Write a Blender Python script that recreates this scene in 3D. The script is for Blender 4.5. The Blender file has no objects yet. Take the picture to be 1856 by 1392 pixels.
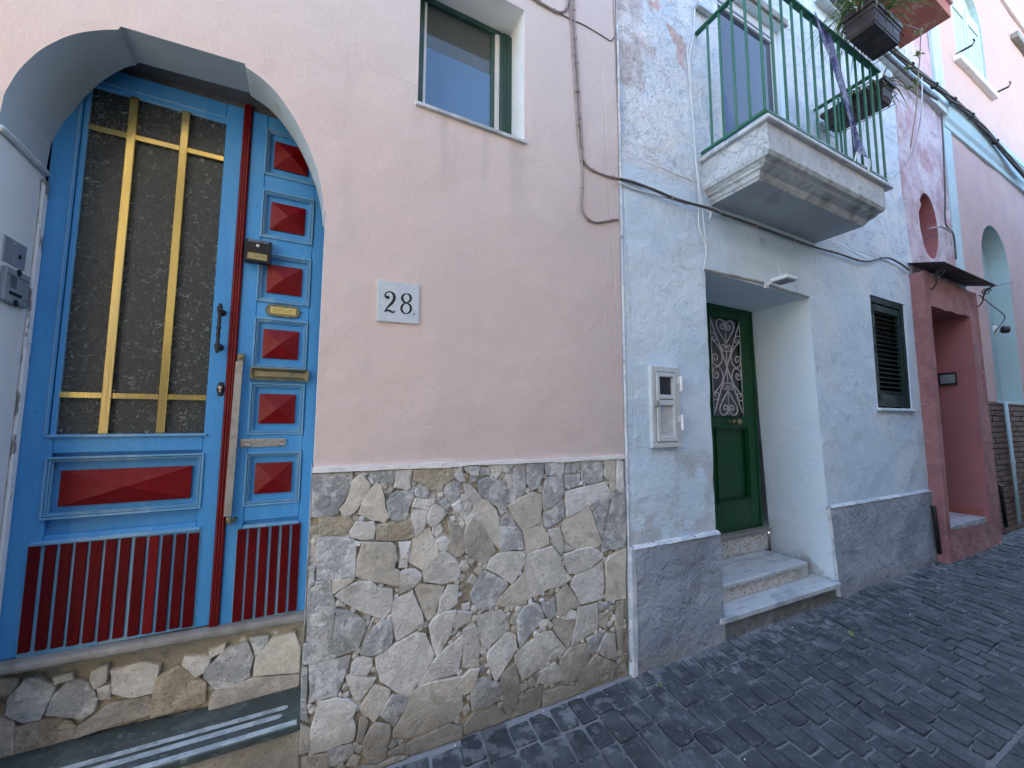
import bpy, math, random
from mathutils import Vector, Matrix, geometry, noise
random.seed(7)
R = random.random
def U(a, b): return a + (b - a) * R()
S = bpy.context.scene
COL = S.collection
# ------------------------------------------------------------------ camera, world, sun
EYE = Vector((0.0, -2.0, 1.57))
FPX, CX, CY = 720.0, 928.0, 696.0
yaw, pitch, roll = 0.46751604, 0.08969914, 0.00420742
fwd = Vector((math.sin(yaw) * math.cos(pitch), math.cos(yaw) * math.cos(pitch), math.sin(pitch)))
rt = Vector((math.cos(yaw), -math.sin(yaw), 0)); up = rt.cross(fwd)
r2 = math.cos(roll) * rt + math.sin(roll) * up
u2 = -math.sin(roll) * rt + math.cos(roll) * up
cam_data = bpy.data.cameras.new('camera'); cam = bpy.data.objects.new('camera', cam_data); COL.objects.link(cam)
cam.matrix_world = Matrix(((r2.x, u2.x, -fwd.x, EYE.x), (r2.y, u2.y, -fwd.y, EYE.y), (r2.z, u2.z, -fwd.z, EYE.z), (0, 0, 0, 1)))
cam_data.sensor_width = 36.0; cam_data.lens = 36.0 * FPX / 1856.0
cam_data.clip_start = 0.02; cam_data.clip_end = 400
S.camera = cam
SUN_AZ, SUN_EL = math.radians(-20), math.radians(44)     # behind the terrace: the lane lies in its shade
world = bpy.data.worlds.new('World'); S.world = world; world.use_nodes = True
wn = world.node_tree.nodes; wl = world.node_tree.links
sky = wn.new('ShaderNodeTexSky'); sky.sky_type = 'NISHITA'; sky.sun_disc = False
sky.ozone_density = 0.25; sky.dust_density = 0.6; sky.sun_elevation = SUN_EL; sky.sun_rotation = SUN_AZ
wl.new(sky.outputs[0], wn['Background'].inputs[0]); wn['Background'].inputs[1].default_value = 0.15
sun_data = bpy.data.lights.new('sun', 'SUN'); sun_data.energy = 3.0; sun_data.angle = math.radians(0.5)
sun_data.color = (1.0, 0.90, 0.76)
sun = bpy.data.objects.new('sun', sun_data); COL.objects.link(sun)
sd = Vector((math.sin(SUN_AZ) * math.cos(SUN_EL), math.cos(SUN_AZ) * math.cos(SUN_EL), math.sin(SUN_EL)))
sun.rotation_euler = sd.to_track_quat('Z', 'Y').to_euler(); sun.location = sd * 30
S.view_settings.view_transform = 'Standard'; S.view_settings.look = 'None'
S.view_settings.gamma = 1; S.view_settings.use_curve_mapping = False
S.view_settings.exposure = 2.9
S.cycles.max_bounces = 8; S.cycles.diffuse_bounces = 5

# ------------------------------------------------------------------ point helpers (a surveyed point on a real plane)
def ray(px, py): return (px - CX) / FPX * r2 - (py - CY) / FPX * u2 + fwd
def W(px, py, y=0.0):
    v = ray(px, py); return EYE + v * ((y - EYE.y) / v.y)
def XP(px, py, x):
    v = ray(px, py); return EYE + v * ((x - EYE.x) / v.x)
def G(px, py, z=0.0):
    v = ray(px, py); return EYE + v * ((z - EYE.z) / v.z)

# ------------------------------------------------------------------ mesh builder
class MB:
    def __init__(s): s.v = []; s.f = []
    def add(s, vs, fs):
        o = len(s.v); s.v += [tuple(v) for v in vs]; s.f += [tuple(i + o for i in f) for f in fs]; return s
    def box(s, x0, x1, y0, y1, z0, z1, b=0.0):
        if x0 > x1: x0, x1 = x1, x0
        if y0 > y1: y0, y1 = y1, y0
        if z0 > z1: z0, z1 = z1, z0
        if b <= 0:
            vs = [(x, y, z) for x in (x0, x1) for y in (y0, y1) for z in (z0, z1)]
            return s.add(vs, [(0, 1, 3, 2), (4, 6, 7, 5), (0, 4, 5, 1), (2, 3, 7, 6), (0, 2, 6, 4), (1, 5, 7, 3)])
        b = min(b, (x1 - x0) / 2.01, (y1 - y0) / 2.01, (z1 - z0) / 2.01)
        c = [((x0 + x1) / 2, (x1 - x0) / 2), ((y0 + y1) / 2, (y1 - y0) / 2), ((z0 + z1) / 2, (z1 - z0) / 2)]
        idx = {}; vs = []
        for sx in (-1, 1):
            for sy in (-1, 1):
                for sz in (-1, 1):
                    for ax in range(3):
                        sg = (sx, sy, sz); p = [c[k][0] + sg[k] * (c[k][1] - (0 if k == ax else b)) for k in range(3)]
                        idx[(sx, sy, sz, ax)] = len(vs); vs.append(p)
        fs = []
        for ax in range(3):
            a1, a2 = [k for k in range(3) if k != ax]
            for sg in (-1, 1):
                q = []
                for (s1, s2) in ((-1, -1), (1, -1), (1, 1), (-1, 1)):
                    t = [0, 0, 0]; t[ax] = sg; t[a1] = s1; t[a2] = s2; q.append(idx[(*t, ax)])
                fs.append(q)
        for ax in range(3):          # bevel strips along axis ax
            a1, a2 = [k for k in range(3) if k != ax]
            for s1 in (-1, 1):
                for s2 in (-1, 1):
                    q = []
                    for e, face in ((-1, a1), (1, a1), (1, a2), (-1, a2)):
                        t = [0, 0, 0]; t[ax] = e; t[a1] = s1; t[a2] = s2; q.append(idx[(*t, face)])
                    fs.append(q)
        for sx in (-1, 1):
            for sy in (-1, 1):
                for sz in (-1, 1): fs.append([idx[(sx, sy, sz, k)] for k in range(3)])
        return s.add(vs, fs)
    def prism(s, poly, y0, y1, inset=0.0, iy=0.0, back=True):
        """poly of (x,z); y0 = front (towards the lane), y1 = back; optional bevel at the front."""
        n = len(poly); vs = []; rings = []
        def ring(pts, y): rings.append(len(vs)); vs.extend((p[0], y, p[1]) for p in pts)
        ring(poly, y1); 
        if inset > 0:
            ring(poly, y0 + iy); cx = sum(p[0] for p in poly) / n; cz = sum(p[1] for p in poly) / n
            ring([(p[0] + (cx - p[0]) * min(.45, inset / max(1e-4, math.hypot(cx - p[0], cz - p[1]))), p[1] + (cz - p[1]) * min(.45, inset / max(1e-4, math.hypot(cx - p[0], cz - p[1])))) for p in poly], y0)
        else: ring(poly, y0)
        fs = []
        for a, b in zip(rings[:-1], rings[1:]):
            for i in range(n): j = (i + 1) % n; fs.append((a + i, a + j, b + j, b + i))
        fs.append(tuple(rings[-1] + i for i in range(n)))
        if back: fs.append(tuple(rings[0] + i for i in range(n))[::-1])
        return s.add(vs, fs)
    def tube(s, pts, r, n=6, taper=None, closed=False):
        P = [Vector(p) for p in pts]; m = len(P); vs = []; nrm = None
        for i, p in enumerate(P):
            t = (P[min(i + 1, m - 1)] - P[max(i - 1, 0)])
            if t.length < 1e-9: t = Vector((0, 0, 1))
            t.normalize()
            if nrm is None: nrm = t.orthogonal().normalized()
            else:
                nrm = nrm - t * nrm.dot(t)
                nrm = nrm.normalized() if nrm.length > 1e-6 else t.orthogonal().normalized()
            bn = t.cross(nrm); rr = r if taper is None else r * (taper[0] + (taper[1] - taper[0]) * i / max(1, m - 1))
            for k in range(n):
                a = 2 * math.pi * k / n; vs.append(p + nrm * (rr * math.cos(a)) + bn * (rr * math.sin(a)))
        fs = [(i * n + k, i * n + (k + 1) % n, (i + 1) * n + (k + 1) % n, (i + 1) * n + k) for i in range(m - 1) for k in range(n)]
        fs += [tuple(range(n))[::-1], tuple((m - 1) * n + k for k in range(n))]
        return s.add(vs, fs)
    def lathe(s, c, axis, prof, n=12):
        """prof = [(t along axis, radius)]"""
        a = Vector(axis).normalized(); u = a.orthogonal().normalized(); w = a.cross(u); c = Vector(c); vs = []
        for t, r in prof:
            for k in range(n):
                q = 2 * math.pi * k / n; vs.append(c + a * t + (u * math.cos(q) + w * math.sin(q)) * r)
        m = len(prof)
        fs = [(i * n + k, i * n + (k + 1) % n, (i + 1) * n + (k + 1) % n, (i + 1) * n + k) for i in range(m - 1) for k in range(n)]
        fs += [tuple(range(n))[::-1], tuple((m - 1) * n + k for k in range(n))]
        return s.add(vs, fs)
    def quad(s, a, b, c, d): return s.add([a, b, c, d], [(0, 1, 2, 3)])
    def hip(s, x0, x1, z0, z1, y, h, cx=None, cz=None, rim=.006):
        """pyramid with a small vertical rim, its point towards the lane"""
        cx = (x0 + x1) / 2 if cx is None else cx; cz = (z0 + z1) / 2 if cz is None else cz
        vs = [(x0, y, z0), (x1, y, z0), (x1, y, z1), (x0, y, z1)] + [(x0, y - rim, z0), (x1, y - rim, z0), (x1, y - rim, z1), (x0, y - rim, z1), (cx, y - h, cz)]
        return s.add(vs, [(0, 1, 5, 4), (1, 2, 6, 5), (2, 3, 7, 6), (3, 0, 4, 7), (4, 5, 8), (5, 6, 8), (6, 7, 8), (7, 4, 8)])
    def build(s, name, mat, parent=None, smooth=False, weld=False, **props):
        me = bpy.data.meshes.new(name); me.from_pydata(s.v, [], s.f); me.validate(); me.update()
        bm_fix(me)
        if mat: me.materials.append(mat)
        if weld:
            bm = bmesh.new(); bm.from_mesh(me); bmesh.ops.remove_doubles(bm, verts=bm.verts, dist=1e-5); bm.to_mesh(me); bm.free(); smooth = True
        if smooth: me.polygons.foreach_set('use_smooth', [True] * len(me.polygons))
        if weld: me.set_sharp_from_angle(angle=math.radians(17))
        o = bpy.data.objects.new(name, me); COL.objects.link(o)
        if parent: o.parent = parent
        for k, v in props.items(): o[k] = v
        return o
import bmesh
def bm_fix(me):
    bm = bmesh.new(); bm.from_mesh(me); bmesh.ops.recalc_face_normals(bm, faces=bm.faces); bm.to_mesh(me); bm.free()
def thing(name, label, cat, loc=(0, 0, 0), group=None):
    o = bpy.data.objects.new(name, None); COL.objects.link(o); o.location = loc; o.empty_display_size = .1
    o['label'] = label; o['category'] = cat
    if group: o['group'] = group
    return o
def tag(o, label, cat, group=None):
    o['label'] = label; o['category'] = cat
    if group: o['group'] = group
    return o
def wob(poly, step=.08, amp=.004, closed=True, seed=0.0):
    """subdivide an outline and make it slightly uneven"""
    out = []; n = len(poly)
    for i in range(n if closed else n - 1):
        a = Vector((poly[i][0], poly[i][1])); b = Vector((poly[(i + 1) % n][0], poly[(i + 1) % n][1])); L = (b - a).length; k = max(1, int(L / step))
        d = (b - a).normalized() if L > 0 else Vector((1, 0)); nn = Vector((-d.y, d.x))
        for j in range(k):
            p = a + (b - a) * j / k
            w = noise.noise(Vector((p.x * 7 + seed, p.y * 7, seed))) * amp + noise.noise(Vector((p.x * 25, p.y * 25 + seed, 3))) * amp * .4
            if j: p = p + nn * w
            out.append((p.x, p.y))
    if not closed: out.append(tuple(poly[-1][:2]))
    return out
def smooth_path2(P, n=3):
    out = []
    for i in range(len(P) - 1):
        p0 = P[max(i - 1, 0)]; p1 = P[i]; p2 = P[i + 1]; p3 = P[min(i + 2, len(P) - 1)]
        for k in range(n):
            t = k / n; out.append(tuple(.5 * ((2 * p1[j]) + (-p0[j] + p2[j]) * t + (2 * p0[j] - 5 * p1[j] + 4 * p2[j] - p3[j]) * t * t + (-p0[j] + 3 * p1[j] - 3 * p2[j] + p3[j]) * t ** 3) for j in range(2)))
    out.append(tuple(P[-1])); return out
def inside(p, poly):
    x, y = p; c = False; n = len(poly); j = n - 1
    for i in range(n):
        xi, yi = poly[i]; xj, yj = poly[j]
        if (yi > y) != (yj > y) and x < (xj - xi) * (y - yi) / (yj - yi) + xi: c = not c
        j = i
    return c
def sheet(outer, holes, y, amp=.003, step=.15, yfun=None):
    """an uneven plaster face with real openings"""
    pts = [Vector(p) for p in outer]; edges = [(i, (i + 1) % len(outer)) for i in range(len(outer))]
    for h in holes:
        o = len(pts); pts += [Vector(p) for p in h]; edges += [(o + i, o + (i + 1) % len(h)) for i in range(len(h))]
    xs = [p[0] for p in outer]; zs = [p[1] for p in outer]
    x = min(xs) + step / 2
    while x < max(xs):
        z = min(zs) + step / 2
        while z < max(zs):
            q = (x + U(-.2, .2) * step, z + U(-.2, .2) * step)
            if inside(q, outer) and not any(inside(q, h) for h in holes): pts.append(Vector(q))
            z += step
        x += step
    vo, eo, fo, *_ = geometry.delaunay_2d_cdt(pts, edges, [], 0, 1e-5)
    m = MB(); fs = []
    for f in fo:
        c = sum((vo[i] for i in f), Vector((0, 0))) / len(f)
        if inside(c, outer) and not any(inside(c, h) for h in holes): fs.append(tuple(f))
    bset = {(round(p[0], 5), round(p[1], 5)) for p in list(outer) + [q for h in holes for q in h]}
    def yy(p):
        if (round(p.x, 5), round(p.y, 5)) in bset: return y
        v = y + amp * (noise.noise(Vector((p.x * 1.7, p.y * 1.7, 5))) + .5 * noise.noise(Vector((p.x * 5, p.y * 5, 9))))
        return v + (yfun(p.x, p.y) if yfun else 0)
    m.add([(p.x, yy(p), p.y) for p in vo], fs); return m
def reveal(poly, y0, y1, m=None, closed=False, y1f=None):
    """the inner sides of an opening; poly of (x,z) open path"""
    m = m or MB(); n = len(poly)
    for i in range(n if closed else n - 1):
        a = poly[i]; b = poly[(i + 1) % n]
        ya = y1f(*a) if y1f else y1; yb = y1f(*b) if y1f else y1
        m.quad((a[0], y0, a[1]), (b[0], y0, b[1]), (b[0], yb, b[1]), (a[0], ya, a[1]))
    return m

# ------------------------------------------------------------------ materials
def mat(name, col, layers=(), rough=.7, bump=(), metal=0.0, spec=.4, coat=0.0, rnd=0.0, alpha=1.0, grain=None, rough_var=0.0, local=False, crack=None, stretch=None):
    """layers: dict(c=colour, s=scale, d=detail, lo, hi, f=amount, box=[(axis,lo,hi),...] , w=wobble, st=stretch)"""
    m = bpy.data.materials.new(name); m.use_nodes = True; nt = m.node_tree; N = nt.nodes; L = nt.links
    b = N['Principled BSDF']; b.inputs['Roughness'].default_value = rough; b.inputs['Metallic'].default_value = metal
    b.inputs['Specular IOR Level'].default_value = spec; b.inputs['Coat Weight'].default_value = coat
    if alpha < 1: b.inputs['Alpha'].default_value = alpha
    if local: tc = N.new('ShaderNodeTexCoord'); pos = tc.outputs['Object']
    else: ge = N.new('ShaderNodeNewGeometry'); pos = ge.outputs['Position']
    def nz(scale, detail=4, dist=0.0, st=None, rgh=.55, off=0):
        v = pos
        if st or off:
            mp = N.new('ShaderNodeMapping'); L.new(pos, mp.inputs[0])
            if st: mp.inputs['Scale'].default_value = st
            mp.inputs['Location'].default_value = (off, off * .7, off * 1.3); v = mp.outputs[0]
        n = N.new('ShaderNodeTexNoise'); n.inputs['Scale'].default_value = scale; n.inputs['Detail'].default_value = detail
        n.inputs['Roughness'].default_value = rgh; n.inputs['Distortion'].default_value = dist; L.new(v, n.inputs['Vector']); return n.outputs['Fac']
    def mr(v, lo, hi, a=0.0, c=1.0, smooth=True):
        r = N.new('ShaderNodeMapRange'); r.interpolation_type = 'SMOOTHSTEP' if smooth else 'LINEAR'; L.new(v, r.inputs[0])
        for k, x in zip((1, 2, 3, 4), (lo, hi, a, c)): r.inputs[k].default_value = x
        return r.outputs[0]
    def mth(op, a, c):
        q = N.new('ShaderNodeMath'); q.operation = op
        for i, x in enumerate((a, c)):
            if isinstance(x, (int, float)): q.inputs[i].default_value = x
            else: L.new(x, q.inputs[i])
        return q.outputs[0]
    def mix(f, a, c, mode='MIX'):
        q = N.new('ShaderNodeMix'); q.data_type = 'RGBA'; q.blend_type = mode
        if isinstance(f, (int, float)): q.inputs[0].default_value = f
        else: L.new(f, q.inputs[0])
        for i, x in ((6, a), (7, c)):
            if isinstance(x, tuple): q.inputs[i].default_value = (*x[:3], 1)
            else: L.new(x, q.inputs[i])
        return q.outputs[2]
    cur = tuple(col); masks = []
    for i, l in enumerate(layers):
        f = None
        if l.get('s'):
            f = mr(nz(l['s'], l.get('d', 5), l.get('dist', 0), l.get('st'), off=3.1 * i + l.get('o', 0)), l.get('lo', .45), l.get('hi', .6))
        if l.get('vor'):
            vo = N.new('ShaderNodeTexVoronoi'); vo.feature = 'DISTANCE_TO_EDGE'; vo.inputs['Scale'].default_value = l['vor']
            L.new(pos, vo.inputs['Vector']); e = mr(vo.outputs[0], 0, l.get('vw', .02), 1, 0); f = e if f is None else mth('MULTIPLY', f, e)
        for (ax, lo, hi) in l.get('box', ()):
            sp = N.new('ShaderNodeSeparateXYZ'); L.new(pos, sp.inputs[0]); v = sp.outputs['XYZ'.index(ax)]
            if l.get('w'): v = mth('ADD', v, mth('MULTIPLY', mth('SUBTRACT', nz(l.get('ws', 3), 6, off=7 + i), .5), l['w']))
            k = mr(v, lo, hi) if lo < hi else mr(v, hi, lo, 1, 0)
            f = k if f is None else mth('MULTIPLY', f, k)
        f = mth('MULTIPLY', f if f is not None else 1.0, l.get('f', 1.0))
        masks.append(f); cur = mix(f, cur, tuple(l['c']), l.get('mode', 'MIX'))
    if grain:
        g = nz(grain[0], 3); gv = mr(g, .25, .75, 1 - grain[1], 1 + grain[1], False)
        cb = N.new('ShaderNodeCombineColor'); [L.new(gv, cb.inputs[k]) for k in range(3)]
        cur = mix(1.0, cur, cb.outputs[0], 'MULTIPLY')
    if rnd:
        oi = N.new('ShaderNodeObjectInfo'); gv = mr(oi.outputs['Random'], 0, 1, 1 - rnd, 1 + rnd, False)
        cb = N.new('ShaderNodeCombineColor'); [L.new(gv, cb.inputs[k]) for k in range(3)]
        cur = mix(1.0, cur, cb.outputs[0], 'MULTIPLY')
    if isinstance(cur, tuple): b.inputs['Base Color'].default_value = (*cur[:3], 1)
    else: L.new(cur, b.inputs['Base Color'])
    if rough_var: L.new(mr(nz(9, 5), .3, .7, rough - rough_var, rough + rough_var), b.inputs['Roughness'])
    prev = None
    for bb in bump:       # (kind or scale, distance in metres, detail, extra)
        sc, dist = bb[0], bb[1]; det = bb[2] if len(bb) > 2 else 4; ex = bb[3] if len(bb) > 3 else None
        if ex == 'vor':
            vo = N.new('ShaderNodeTexVoronoi'); vo.feature = 'DISTANCE_TO_EDGE'; vo.inputs['Scale'].default_value = sc
            ad = N.new('ShaderNodeVectorMath'); ad.operation = 'ADD'
            nn = N.new('ShaderNodeTexNoise'); nn.inputs['Scale'].default_value = sc * 1.3; L.new(pos, nn.inputs['Vector'])
            sca = N.new('ShaderNodeVectorMath'); sca.operation = 'SCALE'; sca.inputs['Scale'].default_value = .9 / sc; L.new(nn.outputs['Color'], sca.inputs[0])
            L.new(pos, ad.inputs[0]); L.new(sca.outputs[0], ad.inputs[1]); L.new(ad.outputs[0], vo.inputs['Vector'])
            h = mr(vo.outputs[0], 0, .04); h = mth('MULTIPLY', h, mr(nz(sc * .5, 2, off=11), .42, .55))
        elif ex == 'step':
            h = mth('ADD', mr(nz(sc, det, rgh=.62), .49, .515), mth('MULTIPLY', mr(nz(sc * 2.3, det, rgh=.62, off=5), .55, .57), .7))
        elif ex == 'ridge':
            h = mth('ABSOLUTE', mth('SUBTRACT', nz(sc, det, 1.5), .5), 0)
        else: h = nz(sc, det, st=ex if isinstance(ex, tuple) else None, rgh=.6)
        bn = N.new('ShaderNodeBump'); bn.inputs['Distance'].default_value = dist; bn.inputs['Strength'].default_value = 1.0
        L.new(h, bn.inputs['Height'])
        if prev: L.new(prev, bn.inputs['Normal'])
        prev = bn.outputs[0]
    if prev: L.new(prev, b.inputs['Normal'])
    return m
WHITE = (.78, .80, .80)
M = {}
M['pink'] = mat('pink_plaster', (.69, .565, .515), [
    dict(c=(.63, .54, .515), s=.9, lo=.4, hi=.65, f=.75), dict(c=(.73, .63, .58), s=2.2, lo=.5, hi=.75, f=.5),
    dict(c=(.58, .49, .49), box=[('X', 1.15, 1.8)], w=.35, f=.55), dict(c=(.72, .68, .66), box=[('Z', 2.9, 3.7)], w=.8, f=.45),
    dict(c=(.5, .42, .38), s=5, lo=.58, hi=.75, st=(1, 1, .25), f=.25), dict(c=(.52, .46, .43), s=9, d=6, lo=.50, hi=.70, st=(1, 1, .08), box=[('Z', 2.6, 3.2), ('Z', 3.25, 3.24), ('X', .18, .25), ('X', 1.15, 1.08)], f=.6), dict(c=(.46, .40, .37), s=1.5, vor=1.1, vw=.0022, lo=.54, hi=.58, f=.5), dict(c=(.48, .42, .38), s=6, d=7, box=[('Z', 1.62, 1.36)], lo=.5, hi=.7, f=.35), dict(c=(.66, .54, .50), box=[('Z', 1.44, 1.36)], w=.03, f=.35)],
    rough=.85, bump=[(2.2, .018, 3), (7, .0022, 4), (60, .0028, 5), (300, .0007, 3)], grain=(150, .07))
M['soffit'] = mat('reveal_paint_soffit_shade', (.38, .45, .49), [dict(c=(.43, .49, .52), s=3, f=.6), dict(c=(.30, .32, .33), s=7, lo=.62, hi=.7, f=.5), dict(c=(.66, .70, .72), box=[('Z', 2.595, 2.58)], f=.95)],  # pale below the impost; arch shade put into the darker colour above
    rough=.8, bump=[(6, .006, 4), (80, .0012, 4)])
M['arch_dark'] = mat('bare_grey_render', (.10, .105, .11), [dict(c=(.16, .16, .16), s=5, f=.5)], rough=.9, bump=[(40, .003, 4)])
M['peel'] = mat('peeling_white_edge', (.72, .74, .76), [dict(c=(.16, .15, .14), s=9, d=8, lo=.53, hi=.57, st=(2, 2, .5), f=.9)], rough=.85, bump=[(30, .006, 6)])
M['white_edge'] = mat('white_render_edge', (.80, .80, .79), [dict(c=(.55, .55, .55), s=12, lo=.55, hi=.7, f=.5)], rough=.85, bump=[(25, .008, 5), (120, .002, 3)])
M['bead'] = mat('worn_white_bead', (.70, .72, .74), [dict(c=(.48, .54, .60), s=9, d=8, lo=.48, hi=.58, f=.9), dict(c=(.25, .25, .25), s=16, d=8, lo=.62, hi=.66, f=.8)], rough=.85, bump=[(30, .012, 6), (120, .003, 3)])
M['blue'] = mat('pale_blue_plaster', (.57, .71, .82), [
    dict(c=(.67, .77, .83), s=1.1, lo=.4, hi=.65, f=.8), dict(c=(.49, .63, .77), s=2.4, lo=.5, hi=.7, f=.5),
    dict(c=(.66, .69, .72), box=[('Z', 3.33, 3.42)], w=.12, f=.8), dict(c=(.52, .50, .50), box=[('Z', 3.9, 3.98), ('X', 2.15, 2.05)], w=.10, f=.85),
    dict(c=(.50, .25, .22), s=3.2, d=7, lo=.60, hi=.64, box=[('Z', 4.0, 4.2), ('X', 2.75, 2.6)], w=.2, f=.8),
    dict(c=(.43, .42, .43), s=2.6, d=7, lo=.50, hi=.58, box=[('Z', 1.42, 1.3), ('X', 2.9, 2.8)], w=.2, f=.55),
    dict(c=(.36, .34, .34), s=6, d=8, lo=.60, hi=.64, box=[('Z', 3.4, 3.6)], f=.45),
    dict(c=(.30, .36, .44), s=8, d=6, lo=.66, hi=.7, f=.4)],
    rough=.82, bump=[(1.6, .04, 3), (5, .022, 6), (3.0, .0014, 7, 'step'), (45, .004, 5), (220, .0008, 3)], grain=(60, .05))
M['blue_rough'] = mat('flaking_pale_plaster', (.70, .78, .84), [
    dict(c=(.58, .69, .78), s=1.5, lo=.4, hi=.6, f=.7), dict(c=(.56, .52, .52), box=[('Z', 3.95, 4.0), ('X', 2.12, 2.05)], w=.08, f=.9),
    dict(c=(.60, .38, .33), s=4.4, d=9, lo=.53, hi=.57, box=[('Z', 4.15, 4.5), ('X', 2.62, 2.5)], w=.3, f=.75),
    dict(c=(.40, .40, .41), s=9, d=9, lo=.61, hi=.65, f=.4), dict(c=(.80, .84, .86), s=4, lo=.50, hi=.6, f=.7)],
    rough=.85, bump=[(3, .03, 4), (9, .02, 8), (3.2, .004, 8, 'step'), (8, .0022, 7, 'step'), (60, .004, 5)], grain=(60, .08))
M['blue_reveal'] = mat('pale_blue_reveal_plaster', (.64, .77, .86), [dict(c=(.70, .79, .86), s=2, f=.6), dict(c=(.42, .40, .36), s=6, d=7, lo=.5, hi=.62, box=[('Z', .45, .25)], w=.3, f=.7)],
    rough=.8, bump=[(2, .03, 3), (12, .008, 5), (70, .002, 4)])
M['plinth'] = mat('grey_plinth_plaster', (.33, .38, .45), [
    dict(c=(.43, .48, .54), s=2.5, d=7, lo=.42, hi=.6, f=.8), dict(c=(.22, .25, .30), s=1.4, lo=.5, hi=.65, f=.7),
    dict(c=(.42, .44, .46), s=12, d=8, lo=.58, hi=.68, f=.5), dict(c=(.30, .29, .28), box=[('Z', .16, .02)], w=.12, f=.6)],
    rough=.85, bump=[(3, .05, 4), (10, .035, 7), (5, .0018, 7, 'step'), (55, .006, 5), (200, .0015, 3)], grain=(90, .12))
M['mortar'] = mat('olive_mortar', (.33, .305, .25), [dict(c=(.42, .36, .25), s=4, d=6, lo=.45, hi=.6, f=.8), dict(c=(.10, .10, .09), s=14, d=6, lo=.5, hi=.65, f=.75),
    dict(c=(.70, .69, .66), s=5, d=8, lo=.47, hi=.52, box=[('Z', .7, 1.05)], w=.4, f=.9), dict(c=(.66, .65, .62), s=9, d=8, lo=.60, hi=.63, f=.8)], rough=.95, bump=[(20, .012, 7), (90, .006, 5)], grain=(120, .15))
def stone(name, c, c2, c3, big=.004, r=.12):
    return mat(name, c, [dict(c=c2, s=7, d=9, lo=.42, hi=.58, f=.9), dict(c=c3, s=16, d=9, lo=.52, hi=.60, f=.7), dict(c=c3, s=5, d=6, dist=2.2, lo=.56, hi=.575, f=.5),
        dict(c=(.24, .21, .16), s=3.1, d=6, lo=.60, hi=.72, f=.35), dict(c=tuple(x * .4 for x in c), s=70, d=4, lo=.62, hi=.68, f=.6), dict(c=(.26, .235, .18), s=9, d=8, lo=.60, hi=.70, f=.45),
        dict(c=(.17, .15, .12), box=[('Z', .34, .02)], w=.25, f=.65)],
        rough=.82, rnd=r, bump=[(9, big * 2.0, 8), (40, big * 1.2, 7), (14, big * .18, 7, 'step'), (200, .0015, 3)], grain=(110, .14))
M['g'] = stone('grey_blue_limestone', (.45, .46, .455), (.34, .355, .36), (.68, .69, .67), .008)
M['d'] = stone('dark_slate_stone', (.44, .41, .35), (.36, .34, .295), (.54, .50, .44), .005)
M['b'] = stone('beige_stone', (.60, .56, .48), (.52, .49, .42), (.68, .64, .56), .003)
M['p'] = stone('pale_grey_stone', (.60, .585, .54), (.52, .51, .475), (.71, .69, .65), .004)
M['t'] = stone('rough_tan_stone', (.44, .385, .285), (.36, .31, .23), (.54, .49, .40), .010)
M['w'] = stone('whitish_chalky_stone', (.72, .71, .68), (.60, .60, .59), (.80, .79, .77), .006)
M['cobble'] = mat('dark_basalt_sett', (.050, .058, .066), [dict(c=(.092, .104, .115), s=6, d=7, lo=.42, hi=.65, f=.8), dict(c=(.13, .135, .15), s=30, d=6, lo=.56, hi=.68, f=.7),
    dict(c=(.20, .21, .22), s=11, d=10, lo=.52, hi=.60, box=[('Y', -.50, -.12)], w=.25, ws=5, f=.8), dict(c=(.24, .25, .26), s=14, d=9, lo=.60, hi=.64, box=[('Y', -1.0, -.3)], f=.5),
    dict(c=(.17, .18, .19), s=20, d=8, lo=.4, hi=.55, box=[('Y', -.14, -.06), ('X', 1.7, 1.9)], w=.10, ws=8, f=.8)],
    rough=.62, rnd=.28, bump=[(14, .020, 7), (60, .008, 6), (240, .0015, 3)], grain=(170, .30), rough_var=.12)
M['joint'] = mat('sandy_street_joint', (.17, .18, .185), [dict(c=(.17, .175, .18), s=9, d=7, lo=.45, hi=.6, f=.7), dict(c=(.07, .075, .08), s=25, d=5, lo=.55, hi=.65, f=.7),
    dict(c=(.27, .28, .29), box=[('Y', -.30, -.10)], w=.2, ws=5, f=.8), dict(c=(.6, .6, .6), s=55, d=4, lo=.72, hi=.74, f=.8)], rough=.9, bump=[(30, .008, 6), (150, .003, 4)], grain=(200, .2))
M['cement'] = mat('pale_cement_fillet', (.16, .17, .175), [dict(c=(.27, .28, .285), s=7, d=7, f=.6), dict(c=(.12, .125, .13), s=13, d=7, lo=.52, hi=.6, f=.7)], rough=.9, bump=[(18, .014, 7), (90, .004, 4)], grain=(140, .15))
def paint(name, c, worn, dark, rough=.42, grainst=(1, 1, .12), wf=.4, df=.3, sp=.5):
    return mat(name, c, [dict(c=worn, s=9, d=8, lo=.52, hi=.62, st=grainst, f=wf), dict(c=dark, s=3, d=5, lo=.5, hi=.7, f=df), dict(c=tuple(x * .35 for x in c), s=40, d=3, lo=.69, hi=.72, f=.6)],
        rough=rough, spec=sp, bump=[(40, .0018, 5, grainst), (14, .003, 4)], rough_var=.1)
M['door_blue'] = paint('sky_blue_gloss_paint', (.060, .29, .63), (.12, .38, .66), (.045, .23, .55), .45, sp=.35)
M['door_blue_worn'] = paint('faded_sky_blue_paint', (.125, .33, .55), (.30, .46, .58), (.09, .24, .42), .55, wf=.6)
M['door_red'] = paint('oxblood_gloss_paint', (.165, .003, .005), (.22, .010, .010), (.10, .002, .004), .42, wf=.4, sp=.22)
M['door_red2'] = paint('oxblood_slat_paint', (.085, .001, .003), (.14, .003, .004), (.042, .001, .002), .50, wf=.5, sp=.15)
M['gold'] = mat('anodised_gold_bar', (.76, .57, .19), [dict(c=(.60, .50, .27), s=10, st=(1, 1, .1), f=.5)], rough=.24, metal=1.0, bump=[(120, .0003, 2, (1, 1, .05))])
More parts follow.
